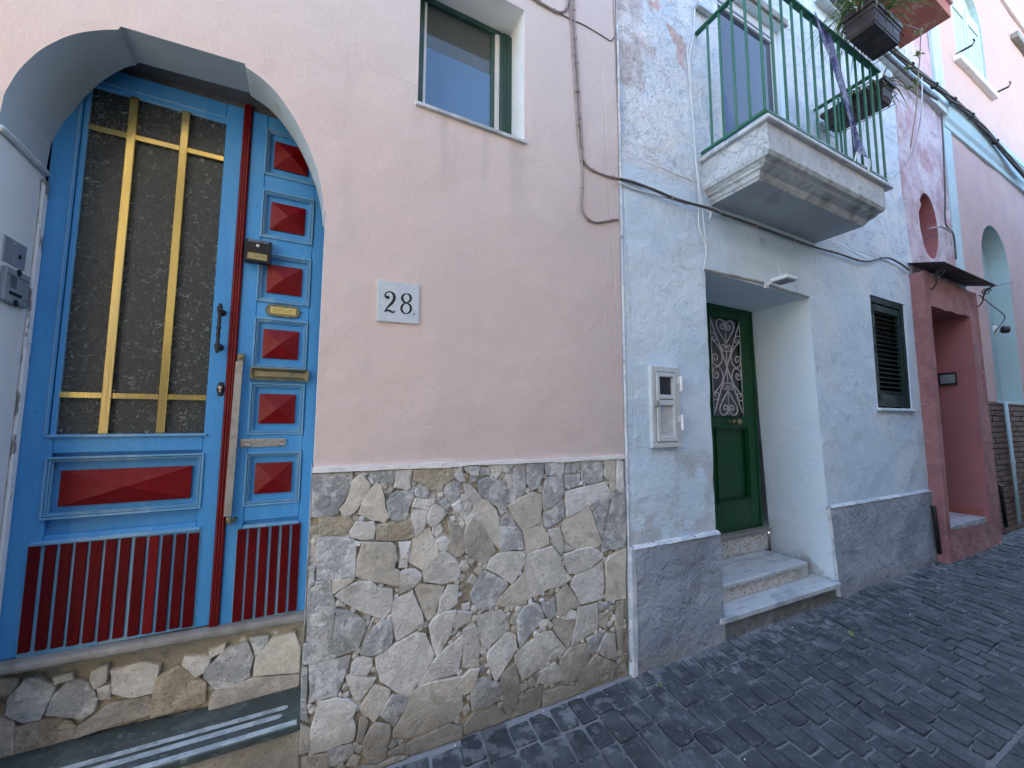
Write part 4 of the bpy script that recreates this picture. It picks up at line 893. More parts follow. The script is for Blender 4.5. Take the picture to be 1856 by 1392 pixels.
# ================================================================== blue house
bh = thing('blue_house', 'pale blue house with grey plinth, green door recess and railed balcony', 'house', (1.83, 0, 0))
def sub(name, parent):
    o = bpy.data.objects.new(name, None); COL.objects.link(o); o.parent = parent; return o
def bpart(m, name, mt, parent=None, **k):
    o = m.build(name, mt, parent or bh, **k); return o
bh.location = (0, 0, 0)
gd = [(2.672, .0), (2.668, 1.4), (2.668, 2.721), (4.105, 2.713), (4.155, 1.5), (4.238, .2), (4.25, 0)]
gdw = wob([gd[0], gd[2]], .06, .012, closed=False, seed=2)[:-1] + wob([gd[2], gd[3]], .1, .006, closed=False, seed=4)[:-1] + wob([gd[3], gd[4], gd[5], gd[6]], .1, .006, closed=False, seed=6)
BX1 = 6.50
low = [(1.845, 0)] + gdw + [(BX1, 0), (BX1, 3.36), (4.6, 3.37), (3.2, 3.40), (1.84, 3.44)]
lw = [(5.30, 1.706), (6.11, 1.706), (6.14, 2.93), (5.31, 2.93)]
sheet(low, [wob(lw, .1, .004)], -.012, amp=.012, step=.12).build('wall', M['blue'], bh)
bd = [(2.98, 3.62), (3.985, 3.62), (3.985, 5.42), (2.98, 5.42)]
upo = [(1.84, 3.44), (3.2, 3.40), (4.6, 3.37), (BX1, 3.36), (6.36, 4.4), (6.40, 6.2), (6.40, ztop), (1.84, ztop)]
sheet(upo, [bd], -.004, amp=.018, step=.12).build('upper_wall', M['blue_rough'], bh)
sb_ = MB(); sb_.quad((1.831, 1.6, 0), (BX1, 1.6, 0), (BX1, 1.6, ztop), (1.831, 1.6, ztop)); sb_.quad((1.831, 0, ztop), (BX1, 0, ztop), (BX1, 1.6, ztop), (1.831, 1.6, ztop)); sb_.build('rear_wall', M['blue'], bh)
# raised white bead where the two houses meet
bead = MB(); pts = [(1.838 + .004 * noise.noise(Vector((0, z_ * 6, 1))), -.012, z_) for z_ in [i * .08 for i in range(1, 56)]]
bead.tube(pts, .009, 6); bead.build('corner_bead', M['bead'], bh, smooth=True)
side = MB(); side.quad((1.836, .02, 0), (1.836, -.02, 0), (1.836, -.02, ztop), (1.836, .02, ztop)); side.build('wall_end', M['blue'], bh)
# plinth, each length its own
def plinth(x0, x1, x0t, x1t, zt0, zt1):
    o_ = [(x0, 0), (x1, 0), (x1t, zt1), (x0t, zt0)]
    m = sheet(wob(o_, .07, .008, seed=x0), [], -.035, amp=.014, step=.07)
    pl = m.build('plinth', M['plinth'], bh)
    e = MB(); k = 60; vs = []
    for i in range(k + 1):
        x = x0t + (x1t - x0t) * i / k; z_ = zt0 + (zt1 - zt0) * i / k + .006 * noise.noise(Vector((x * 8, 0, 2)))
        vs += [(x, -.010, z_ + .010 + .006 * noise.noise(Vector((x * 14, 3, 2)))), (x, -.026 + .008 * noise.noise(Vector((x * 12, 1, 2))), z_ + .009), (x, -.043, z_ - .008), (x, -.030, z_ - .016)]
    e.add(vs, [(i * 4 + j, (i + 1) * 4 + j, (i + 1) * 4 + j + 1, i * 4 + j + 1) for i in range(k) for j in range(3)]).build('plinth_lip', M['bead'], bh)
    for a, b_ in ((o_[0], o_[3]), (o_[1], o_[2])): MB().quad((a[0], 0.0, a[1]), (a[0], -.035, a[1]), (b_[0], -.035, b_[1]), (b_[0], 0.0, b_[1])).build('plinth_end', M['bead'], bh)
plinth(1.86, 2.70, 1.86, 2.69, .765, .762)
MB().prism(wob([(1.834, 0), (1.868, 0), (1.872, .4), (1.868, .762), (1.836, .768)], .05, .006), -.040, 0, .004, .004).build('plinth_corner', M['bead'], bh)
plinth(4.275, BX1, 4.19, BX1, .80, .785)
# green door recess
GDY = .53
rl = reveal(gdw, -.012, GDY); rl.build('door_reveal', M['blue_reveal'], bh, weld=True)
MB().box(2.66, 4.2, GDY + .06, GDY + .1, 0, 2.8).build('door_backing', M['dark'], bh)
# crumbling lintel line
li = MB(); li.prism(wob([(2.66, 2.722), (3.3, 2.735), (4.1, 2.712), (4.1, 2.728), (3.4, 2.752), (2.66, 2.735)], .05, .006), -.022, 0); li.build('lintel_edge', M['sill_stone'], bh)
gdr = sub('green_door', bh)
dcx = 3.66; hx0, hx1 = dcx - (4.10 - dcx), 4.103
gx0, gx1, gz0, gz1 = 3.435, 3.885, 1.612, 2.585
px0, px1, pz0, pz1 = 3.455, 3.935, .80, 1.50
zb, zt_ = .515, 2.715
m = MB(); gf = GDY
m.box(hx0 - .05, hx0, gf - .01, gf + .06, zb, zt_, .004); m.box(hx1 - .03, hx1, gf - .01, gf + .06, zb, zt_, .004); m.box(hx0, hx1 - .03, gf - .011, gf + .06, zt_ - .04, zt_, .004)
m.build('frame', M['green_door'], gdr)
m = MB(); a0, a1 = hx0 + .002, hx1 - .032
m.box(a0, gx0, gf, gf + .05, zb, zt_ - .04, .003); m.box(gx1, a1, gf, gf + .05, gz0, zt_ - .04, .003); m.box(px1, a1, gf, gf + .05, zb, gz0, .003)
m.box(gx0, gx1, gf + .0005, gf + .05, gz1, zt_ - .04, .003); m.box(gx0, px1, gf + .0005, gf + .05, pz1, gz0, .003); m.box(gx0, px1, gf + .0005, gf + .05, zb, pz0, .003)
m.box(gx0, px0, gf + .0003, gf + .05, pz0, pz1, .003); m.box(px0, px1, gf + .026, gf + .05, pz0, pz1)
m.build('leaf', M['green_door'], gdr)
m = MB(); frame_mould(m, px0 - .010, px1 + .010, pz0 - .010, pz1 + .010, gf - .006, .034, .010)
frame_mould(m, gx0 - .012, gx1 + .012, gz0 - .012, gz1 + .012, gf - .003, .014); m.build('panel_moulding', M['green_door'], gdr)
MB().quad((gx0, gf + .03, gz0), (gx1, gf + .03, gz0), (gx1, gf + .03, gz1), (gx0, gf + .03, gz1)).build('pane', mat('frosted_grey_glass', (.11, .115, .13), rough=.35, spec=.6), gdr)
def gp(u, v, y=gf - .004): return (dcx + u * .215, y, gz1 - .02 - v * (gz1 - gz0 - .04))
def spiral(cu, cv, r_, a0_, turns, d=1):
    out = []
    for k in range(13):
        t = k / 12; rr = r_ * (1 - .72 * t); a = a0_ + d * turns * 2 * math.pi * t; out.append((cu + rr * math.cos(a), cv + rr * math.sin(a) * .23))
    return out
def smooth_path(P, n=4):
    out = []
    for i in range(len(P) - 1):
        p0 = P[max(i - 1, 0)]; p1 = P[i]; p2 = P[i + 1]; p3 = P[min(i + 2, len(P) - 1)]
        for k in range(n):
            t = k / n; out.append(tuple(.5 * ((2 * p1[j]) + (-p0[j] + p2[j]) * t + (2 * p0[j] - 5 * p1[j] + 4 * p2[j] - p3[j]) * t * t + (-p0[j] + 3 * p1[j] - 3 * p2[j] + p3[j]) * t ** 3) for j in range(len(p1))))
    out.append(tuple(P[-1])); return out
gr = MB(); gr.tube([gp(0, -.01), gp(0, 1.01)], .0055, 6)
for e in (-1.04, 1.04): gr.tube([gp(e, -.02), gp(e, 1.02)], .005, 6)
heart = [(0, .25), (.22, .19), (.47, .12), (.62, .06), (.55, .01), (.33, -.01), (.12, .02), (.07, .06), (.16, .095), (.32, .085), (.35, .055), (.24, .045), (.2, .06)]
xbar = [(1.0, .02), (.62, .19), (.3, .35), (0.0, .5), (-.3, .65), (-.62, .81), (-.98, .985)]
cs = [(1.02, .21), (.62, .275), (.36, .35), (.33, .43), (.55, .49), (.86, .485), (1.0, .43), (.92, .38), (.72, .375), (.62, .41), (.74, .44), (.86, .425), (.82, .405)]
small = [(.02, .33), (.22, .325), (.34, .295), (.28, .265), (.14, .265), (.1, .29), (.2, .30)]
small2 = [(1.0, .15), (.82, .15), (.66, .18), (.68, .215), (.84, .225), (.92, .20), (.82, .185)]
for sx in (-1, 1):
    for sv in (0, 1):
        for pth_ in (heart, cs, small, small2):
            P = [(sx * u, (1 - v) if sv else v) for u, v in pth_]
            gr.tube([gp(u, v) for u, v in smooth_path(P, 3)], .0065, 5)
    gr.tube([gp(sx * u, v) for u, v in smooth_path(xbar, 3)], .0068, 5)
gr.build('scroll_grille', mat('pale_lilac_iron_paint', (.60, .58, .62), [dict(c=(.25, .22, .22), s=20, d=5, lo=.58, hi=.66, f=.6)], rough=.55), gdr, smooth=True)
kb = MB(); kb.lathe((3.74, gf, 1.555), (0, -1, 0), [(0, .03), (.006, .03), (.010, .014), (.035, .013), (.04, .028), (.055, .032), (.066, .024), (.07, .008)], 14); kb.lathe((3.67, gf, 1.560), (0, -1, 0), [(0, .02), (.005, .02), (.008, .012)], 12); kb.build('knob', M['brass_old'], gdr, smooth=True)
# steps
for nm, (x0, x1, yf, yb, zt2, th_), mt in (('door_sill', (2.7, 4.13, .455, .56, .512, .035), M['sill_stone']), ('marble_tread', (2.69, 4.035, .095, .49, .312, .034), M['marble']), ):
    MB().box(x0, x1, yf, yb, zt2 - th_, zt2, .006).build(nm, mt, bh)
s1 = MB(); s1.prism([(0, 0)] * 3, 0, 0) if False else None
vs = [(2.655, -.045, .135), (4.185, -.085, .135), (4.205, .16, .135), (2.655, .16, .135), (2.655, -.045, .166), (4.185, -.085, .166), (4.205, .16, .166), (2.655, .16, .166)]
s1.add(vs, [(0, 1, 2, 3), (4, 5, 6, 7), (0, 1, 5, 4), (1, 2, 6, 5), (2, 3, 7, 6), (3, 0, 4, 7)]).build('marble_tread', M['marble'], bh)
MB().box(2.69, 4.2, -.03, .5, 0, .134).build('step_riser', M['cement'], bh)
MB().box(2.69, 4.12, .135, .5, .134, .278).build('riser_backing', M['cement'], bh); MB().box(2.69, 4.12, .485, .55, .3, .477).build('riser_backing', M['cement'], bh)
def tiles(x0, x1, w_, y_, z0, z1):
    x = x0
    while x < x1 - .01:
        MB().box(x + .0015, min(x + w_, x1) - .0015, y_, y_ + .008, z0, z1, .0015).build('tile', M['tile'], bh); x += w_
tiles(2.75, 4.105, .15, .478, .314, .476); tiles(2.72, 4.10, .15, .127, .168, .277)
# louvred window
lv = sub('louvred_shutter', bh)
m = MB(); ly = .012
m.box(5.305, 5.345, ly - .012, ly + .04, 1.72, 2.925, .003); m.box(6.06, 6.125, ly - .012, ly + .04, 1.72, 2.925, .003); m.box(5.345, 6.06, ly - .012, ly + .04, 2.86, 2.925, .003)
m.box(5.37, 5.43, ly - .004, ly + .035, 1.73, 2.85, .003); m.box(6.0, 6.05, ly - .004, ly + .035, 1.73, 2.85, .003); m.box(5.43, 6.0, ly - .004, ly + .035, 2.775, 2.85, .003); m.box(5.43, 6.0, ly - .004, ly + .035, 1.73, 1.86, .003)
m.box(5.43, 6.0, ly + .005, ly + .012, 1.87, 1.885)
m.build('frame', M['shutter'], lv)
for z_ in (1.84, 2.35, 2.75): MB().tube([(5.352, ly - .02, z_ - .03), (5.352, ly - .02, z_ + .03)], .008, 6).build('hinge', M['shutter'], lv)
nsl = 18
for i in range(nsl):
    z_ = 1.895 + (2.765 - 1.895) * i / (nsl - 1); m = MB()
    m.add([(5.43, ly - .001, z_ - .006), (6.0, ly - .001, z_ - .006), (6.0, ly + .034, z_ + .012), (5.43, ly + .034, z_ + .012), (5.43, ly + .001, z_ - .011), (6.0, ly + .001, z_ - .011), (6.0, ly + .034, z_ + .008), (5.43, ly + .034, z_ + .008)],
          [(0, 1, 2, 3), (4, 5, 6, 7), (0, 1, 5, 4), (1, 2, 6, 5), (2, 3, 7, 6), (3, 0, 4, 7)]); m.build('slat', M['shutter'], lv)
MB().quad((5.3, .08, 1.7), (6.14, .08, 1.7), (6.14, .08, 2.93), (5.3, .08, 2.93)).build('backing', M['dark'], lv)
rl = reveal(lw, -.012, .08, closed=True); rl.build('window_reveal', M['blue_reveal'], bh)
MB().box(5.27, 6.16, -.045, .02, 1.682, 1.71, .004).build('window_sill', M['blue_reveal'], bh)

# balcony
bal = sub('balcony', bh)
def loop_prism(levels, mt, name):
    """levels: (z, x0, x1, y_front)"""
    m = MB(); vs = []
    for z_, x0, x1, yf in levels: vs += [(x0, .02, z_), (x0, yf, z_), (x1, yf, z_), (x1, .02, z_)]
    fs = [(r * 4 + i, r * 4 + i + 1, (r + 1) * 4 + i + 1, (r + 1) * 4 + i) for r in range(len(levels) - 1) for i in range(3)]
    fs += [(0, 1, 2, 3), tuple((len(levels) - 1) * 4 + i for i in range(4))]
    return m.add(vs, fs).build(name, mt, bal)
loop_prism([(3.605, 2.69, 4.38, -.515), (3.41, 2.69, 4.375, -.518), (3.385, 2.70, 4.37, -.505), (3.378, 2.715, 4.36, -.478), (3.37, 2.722, 4.355, -.47), (3.358, 2.735, 4.345, -.468), (3.345, 2.738, 4.34, -.44), (3.335, 2.755, 4.335, -.412), (3.322, 2.762, 4.32, -.408), (3.31, 2.765, 4.31, -.405), (3.298, 2.78, 4.30, -.395), (3.286, 2.785, 4.29, -.385)], M['balcony'], 'slab')
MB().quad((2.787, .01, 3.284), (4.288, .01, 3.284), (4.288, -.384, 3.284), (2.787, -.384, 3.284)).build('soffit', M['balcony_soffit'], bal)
MB().box(2.655, 4.49, -.545, .02, 3.606, 3.640, .006).build('marble_edge', M['marble'], bal)
rail = sub('railing', bh)
RZ0, RZ1, RY = 3.70, 4.735, -.505; RX0, RX1 = 2.69, 4.46
m = MB(); m.box(RX0, RX1, RY - .013, RY + .013, RZ0 - .02, RZ0 + .002, .002); m.box(RX0 - .011, RX0 + .013, RY, 0, RZ0 - .021, RZ0 + .001, .002); m.box(RX1 - .013, RX1 + .012, RY, 0, RZ0 - .021, RZ0 + .001, .002)
for x in (2.75, 3.6, 4.4): m.box(x - .01, x + .01, RY - .01, RY + .01, 3.64, RZ0 - .02)
m.build('bottom_rail', M['green_rail'], rail)
m = MB(); m.box(RX0 - .022, RX1 + .022, RY - .022, RY + .022, RZ1 - .010, RZ1 + .008, .003); m.box(RX0 - .021, RX0 + .022, RY, .0, RZ1 - .011, RZ1 + .007, .003); m.box(RX1 - .022, RX1 + .021, RY, 0, RZ1 - .011, RZ1 + .007, .003)
m.build('top_rail', M['green_rail'], rail)
bal_me = MB().tube([(0, 0, RZ0), (.0006, 0, (RZ0 + RZ1) / 2), (0, 0, RZ1 - .01)], .0100, 8)
proto = bal_me.build('baluster', M['green_rail'], rail); first = True
pos = [(RX0 + .003 + i * (RX1 - RX0 - .006) / 13, RY) for i in range(14)] + [(RX0, RY + (i + 1) * .1) for i in range(4)] + [(RX1, RY + (i + 1) * .1) for i in range(4)]
for x, y_ in pos:
    o = proto if first else proto.copy()
    if not first: COL.objects.link(o)
    first = False; o.parent = rail; o.location = (x, y_, 0)
# balcony door
bdr = sub('balcony_door', bh); by = .07
reveal(bd, -.004, .3, closed=True).build('balcony_reveal', M['blue_reveal'], bh)
m = MB(); m.box(2.985, 3.035, by - .01, by + .04, 3.64, 5.41, .004); m.box(3.93, 3.983, by - .01, by + .04, 3.64, 5.41, .004); m.box(3.035, 3.93, by - .01, by + .04, 5.33, 5.41, .004); m.box(3.035, 3.93, by - .004, by + .04, 5.29, 5.31, .003); m.box(3.90, 3.915, by - .018, by + .04, 3.64, 5.3, .003)
m.build('frame', M['alu'], bdr)
MB().quad((3.03, by + .015, 3.62), (3.94, by + .015, 3.62), (3.94, by + .015, 5.35), (3.03, by + .015, 5.35)).build('pane', M['glass_dark'], bdr)
MB().add([(3.06, by + .012, 4.62), (3.14, by + .012, 4.5), (3.55, by + .012, 3.62), (3.12, by + .012, 3.62)], [(0, 1, 2, 3)]).build('curtain', M['curtain'], bdr)
MB().box(2.95, 4.02, -.03, 0.0, 5.43, 5.5, .004).build('shutter_box', M['sill_stone'], bh)
# ledge high on the blue wall with the cable run
MB().prism(wob([(4.6, 6.02), (6.4, 5.98), (7.9, 5.92), (7.9, 6.22), (6.4, 6.30), (4.6, 6.34)], .2, .02), -.07, .0, .015, .015).build('ledge', M['white_cornice'], bh)

# ================================================================== salmon house
sh_ = thing('salmon_house', 'narrow mauve house with rough salmon door surround and small wall niche', 'house', (0, 0, 0))
niche = []
for k in range(26):
    a = 2 * math.pi * k / 26; niche.append((7.10 + .285 * math.cos(a), 4.13 + (.43 if math.sin(a) > 0 else .46) * math.sin(a)))
outer = [(6.505, 0), (6.6, 0), (7.9, 0), (7.9, ztop), (6.405, ztop), (6.405, 6.2), (6.365, 4.4), (6.505, 3.36)]
hole = [(6.62, .0 + .01), (7.72, .01), (7.72, 2.96), (6.62, 2.96)]
sheet(outer, [niche, hole], -.002, amp=.03, step=.10).build('wall', M['mauve'], sh_)
m = reveal([(x, z) for x, z in niche], -.002, .22, closed=True); m.add([(x, .22, z) for x, z in niche], [tuple(range(26))]); m.build('niche', M['salmon_in'], sh_, weld=True)
PY = -.135
sheet(wob([(6.36, 0), (8.08, 0), (8.06, 1.5), (8.03, 3.30), (6.34, 3.33), (6.35, 1.5)], .09, .018, seed=3), [wob([(6.45, .37), (7.69, .31), (7.70, 1.5), (7.72, 2.95), (6.47, 2.93)], .09, .018, seed=8)], PY, amp=.02, step=.08).build('portal', M['salmon'], sh_)
m = MB(); reveal([(6.45, .37), (6.47, 2.93), (7.72, 2.95), (7.69, .31)], PY, 1.5, m); m.build('passage_wall', M['salmon_in'], sh_)
m = MB(); m.quad((6.36, .02, 0), (6.36, PY, 0), (6.34, PY, 3.33), (6.34, .02, 3.33)); m.quad((8.08, .02, 0), (8.08, PY, 0), (8.03, PY, 3.3), (8.03, .02, 3.3)); m.quad((6.34, .02, 3.33), (8.03, .02, 3.30), (8.03, PY, 3.3), (6.34, PY, 3.33)); m.build('portal_side', M['salmon'], sh_)
MB().box(6.40, 7.72, PY + .03, 1.5, .26, .372).build('marble_floor', M['marble'], sh_)
MB().box(7.66, 7.685, PY + .05, 1.4, .37, .46, .003).build('skirting', M['cotto'], sh_)
MB().box(6.4, 7.7, .45, .8, .33, .52, .01).box(6.4, 7.7, .75, 1.1, .33, .7, .01).build('inner_step', M['sill_stone'], sh_)
MB().quad((6.3, 1.5, 0), (7.9, 1.5, 0), (7.9, 1.5, ztop), (6.3, 1.5, ztop)).build('rear_wall', M['dark'], sh_)
lb = thing('letter_plate', 'small black framed letter plate on the salmon passage wall', 'letter plate', (7.68, .1, 2.15))
def at_parent(o, par): o.parent = par; o.matrix_parent_inverse = Matrix.Translation(-par.location); return o
at_parent(MB().box(7.665, 7.685, .03, .20, 2.06, 2.23, .003).build('frame', M['black']), lb)
at_parent(MB().box(7.660, 7.667, .045, .185, 2.085, 2.20, .002).build('plate', M['inter2']), lb)
# canopy
can = sub('canopy', sh_)
m = MB(); zc0, zc1 = 3.41, 3.385; n = 40; vs = []
for i in range(n + 1):
    x = 6.36 + (8.15 - 6.36) * i / n; w_ = .006 * math.sin(i * math.pi * .9)
    vs += [(x, .0, zc0 + w_ + .07), (x, -.31, zc1 + w_ + .0), (x, -.31, zc1 + w_ - .006), (x, 0, zc0 + w_ + .062)]
m.add(vs, [(i * 4 + j, (i + 1) * 4 + j, (i + 1) * 4 + (j + 1) % 4, i * 4 + (j + 1) % 4) for i in range(n) for j in range(4)]).build('metal_sheet', M['canopy'], can)
for x in (6.47, 7.98):
    P = [(x, PY - .01, 3.12), (x, PY - .03, 3.13), (x, PY - .06, 3.18), (x, PY - .075, 3.25), (x, PY - .10, 3.31), (x, PY - .16, 3.36)]
    sp = [(x, PY - .10 - .045 * math.cos(a) * (1 - a / 16), 3.30 + .045 * math.sin(a) * (1 - a / 16)) for a in [k * .5 for k in range(22)]]
    MB().tube(smooth_path(P, 4), .008, 6).tube(sp, .0065, 5).build('bracket', M['iron'], can, smooth=True)

# upper balcony of the salmon house
ub = sub('upper_balcony', sh_)
MB().box(5.2, 6.70, -.47, .02, 6.44, 6.60, .004).build('slab', M['cotto'], ub)
MB().box(5.15, 6.72, -.50, .02, 6.605, 6.72, .006).build('marble_edge', M['mauve'], ub)

# ================================================================== far pink house
fh = thing('far_pink_house', 'pink house with pale teal trim, arched shutter window and brick base', 'house', (0, 0, 0))
FX0, FX1 = 7.905, 30.0; zf = 17.0
def archpoly(x0, x1, zb_, zs, zt2, n=16):
    P = [(x0, zb_)]; cx = (x0 + x1) / 2; rx = (x1 - x0) / 2
    for k in range(n + 1):
        a = math.pi - math.pi * k / n; P.append((cx + rx * math.cos(a), zs + (zt2 - zs) * math.sin(a)))
    P.append((x1, zb_)); return P
nich = archpoly(9.02, 10.27, 1.86, 4.05, 4.70)
aw = archpoly(8.84, 10.22, 7.24, 8.28, 8.98)
sheet([(FX0, 1.86), (FX1, 1.86), (FX1, zf), (FX0, zf)], [[(p[0], max(p[1], 1.862)) for p in nich], aw], .0, amp=.01, step=.2).build('wall', M['far_pink'], fh)
m = reveal(nich, 0, .22); m.add([(p[0], .22, p[1]) for p in nich], [tuple(range(len(nich)))]); m.build('arched_niche', M['teal_niche'], fh, weld=True)
MB().box(7.885, 8.17, -.02, 0, 1.9, 5.9, .004).build('corner_strip', M['teal'], fh); MB().box(7.70, 8.0, -.045, -.004, 6.3, 8.9, .004).build('corner_strip', M['teal'], fh)
m = MB(); prof = [(0, 5.78), (-.03, 5.79), (-.04, 5.86), (-.07, 5.9), (-.09, 5.98), (-.10, 6.05), (-.13, 6.08), (-.13, 6.16), (0, 6.22)]
vs = [(x, y_, z_) for x in (7.9, FX1) for y_, z_ in prof]; n = len(prof)
m.add(vs, [(i, i + 1, n + i + 1, n + i) for i in range(n - 1)] + [tuple(range(n)), tuple(n + i for i in range(n))]).build('cornice', M['teal'], fh)
m = reveal(aw, 0, .16, closed=True); m.build('window_reveal', M['teal'], fh)
MB().prism(archpoly(8.84, 10.22, 7.24, 8.28, 8.98), .075, .12).build('window_backing', M['pale_green'], fh)
MB().box(8.68, 10.40, -.08, .05, 7.15, 7.24, .01).build('window_sill', M['white_edge'], fh)
for (xa, xb) in ((8.88, 9.50), (9.56, 10.18)):
    s_ = sub('shutter', fh)
    m = MB(); m.box(xa, xa + .07, .02, .06, 7.25, 8.5, .003); m.box(xb - .07, xb, .02, .06, 7.25, 8.5, .003); m.box(xa + .07, xb - .07, .021, .06, 7.25, 7.33, .003); m.box(xa + .07, xb - .07, .021, .06, 8.28, 8.5, .003); m.build('frame', M['pale_green'], s_)
    for i in range(20):
        z_ = 7.355 + i * .046; MB().add([(xa + .07, .030, z_ + .016), (xb - .07, .030, z_ + .016), (xb - .07, .058, z_ + .034), (xa + .07, .058, z_ + .034), (xa + .07, .032, z_ - .014), (xb - .07, .032, z_ - .014), (xb - .07, .058, z_ - .006), (xa + .07, .058, z_ - .006)], [(0, 1, 2, 3), (0, 1, 5, 4), (4, 5, 6, 7)]).build('slat', M['pale_green'], s_)
for x in (8.70, 10.36):
    MB().box(x - .015, x + .015, -.20, -.02, 7.24, 7.265, .004).tube([(x, -.19, 7.25), (x + .01, -.22, 7.30), (x, -.21, 7.34)], .010, 5).build('shutter_catch', M['iron'], fh)
# thin-brick base, course by course
MB().quad((8.06, .012, 0), (FX1, .012, 0), (FX1, .012, 1.862), (8.06, .012, 1.862)).build('brick_bed', M['brick_joint'], fh)
bricks = []
zz = .02; row = 0
while zz < 1.82:
    h_ = .066; x = 8.06 + (0 if row % 2 else -.12)
    while x < FX1:
        xa, xb = max(x, 8.07), min(x + .245, FX1)
        if xb - xa > .03: bricks.append((xa, xb, zz, min(zz + h_, 1.855)))
        x += .255
    zz += h_ + .012; row += 1
bricks.sort(key=lambda b: b[0]); restb = MB()
for i, (xa, xb, za, zb_) in enumerate(bricks):
    yo = U(-.006, .004)
    if i < 290: MB().box(xa, xb, -.012 + yo, .012, za + U(0, .004), zb_, .004).build('brick', M['brick'], fh)
    else: restb.box(xa, xb, -.012 + yo, .012, za, zb_)
restb.build('brickwork', M['brick'], fh, kind='stuff')
MB().box(9.02, 10.27, -.02, .2, 1.84, 1.875, .004).build('niche_sill', M['teal'], fh)
m = MB(); m.quad((FX0, 1.6, 0), (FX1, 1.6, 0), (FX1, 1.6, zf), (FX0, 1.6, zf)); m.quad((FX0, 0, zf), (FX1, 0, zf), (FX1, 1.6, zf), (FX0, 1.6, zf)); m.quad((FX1, 0, 0), (FX1, 1.6, 0), (FX1, 1.6, zf), (FX1, 0, zf)); m.build('rear_wall', M['far_pink'], fh)
MB().box(12.0, 13.6, -.10, .0, 9.08, 9.20, .01).build('window_sill', M['sill_stone'], fh)
MB().box(7.95, 30, -.05, .0, 9.70, 9.88, .01).build('string_course', M['white_edge'], fh)

# ================================================================== opposite side of the lane (behind the camera)
op = thing('opposite_house', 'cream house across the lane behind the viewer', 'house')
OY = -3.7; oh = 6.4
holes = [[(x, z_), (x + 1, z_), (x + 1, z_ + 1.5), (x, z_ + 1.5)] for x in (-2.2, 1.2, 4.6, 8.0, 11.4) for z_ in (1.0, 4.1)]
m = sheet([(-9, 0), (18, 0), (18, oh), (-9, oh)], holes, OY, amp=.01, step=.5); m.build('wall', M['opp'], op)
for h in holes:
    w_ = sub('window', op); MB().quad(*[(p[0], OY - .12, p[1]) for p in h]).build('pane', M['glass_dark'], w_)
    x, z_ = h[0]; MB().box(x, x + .06, OY - .12, OY - .06, z_, z_ + 1.5).box(x + .94, x + 1, OY - .12, OY - .06, z_, z_ + 1.5).box(x + .47, x + .53, OY - .12, OY - .06, z_, z_ + 1.5).build('frame', M['green_dark'], w_)
    reveal(h, OY, OY - .13, closed=True).build('reveal', M['opp'], op) if False else MB().box(x - .05, x + 1.05, OY, OY + .08, z_ - .06, z_).build('sill', M['marble'], w_)
m = MB(); m.box(-9, 18, OY - 2.5, OY + .3, oh, oh + .12); m.build('roof', M['roof'], op); MB().quad((-9, OY - 2.5, 0), (18, OY - 2.5, 0), (18, OY - 2.5, oh), (-9, OY - 2.5, oh)).build('rear_wall', M['opp'], op)

# ================================================================== small things on the walls
# number plate
npl = thing('number_plate', 'square pale marble plate with the number 28 on pink wall', 'number plate', (.0, 0, 0))
c_ = [W(684, 508), W(760, 517), W(758.5, 588), W(683.5, 582)]
MB().prism([(p.x, p.z) for p in c_], -.007, .002, .0015, .0015).build('marble_square', M['plate'], npl)
def pw(x, y): p = W(660 + x / 11.6, 490 + y / 11.6, -.0075); return Vector((p.x, p.z))
def stroke(m, pts, closed=False):
    P = smooth_path(pts, 4) if not closed else pts; vs = []; n = len(P)
    for i in range(n):
        a = P[i - 1] if (closed or i) else P[0]; b = P[(i + 1) % n] if (closed or i < n - 1) else P[i]
        d = Vector((b[0] - a[0], b[1] - a[1])).normalized(); nn = Vector((-d.y, d.x)) * P[i][2] / 2
        for s_ in (1, -1): q = pw(P[i][0] + nn.x * s_, P[i][1] + nn.y * s_); vs.append((q.x, -.0076, q.y))
    m.add(vs, [(2 * i, 2 * i + 1, 2 * ((i + 1) % n) + 1, 2 * ((i + 1) % n)) for i in range(n if closed else n - 1)])
d2 = MB(); stroke(d2, [(500, 600, 8), (515, 575, 55), (485, 565, 70), (450, 545, 42), (445, 505, 32), (475, 465, 26), (535, 450, 26), (595, 475, 44), (632, 535, 58), (630, 610, 62), (590, 680, 58), (525, 745, 46), (465, 815, 30), (432, 875, 24)])
stroke(d2, [(425, 880, 6), (455, 855, 30), (505, 840, 42), (560, 862, 46), (610, 882, 40), (637, 862, 24), (645, 835, 10)]); d2.build('digit', M['ink'], npl)
d8 = MB()
stroke(d8, [(890 + 90 * math.cos(a), 585 + 92 * math.sin(a), 18 + 34 * abs(math.cos(a))) for a in [2 * math.pi * k / 28 for k in range(28)]], True)
stroke(d8, [(884 + 100 * math.cos(a), 800 + 110 * math.sin(a), 18 + 32 * abs(math.cos(a))) for a in [2 * math.pi * k / 28 for k in range(28)]], True); d8.build('digit', M['ink'], npl)
t_ = [pw(1022, 930), pw(1078, 932), pw(1048, 898)]; MB().add([(p.x, -.0076, p.y) for p in t_], [(0, 1, 2)]).build('full_stop', M['ink'], npl)
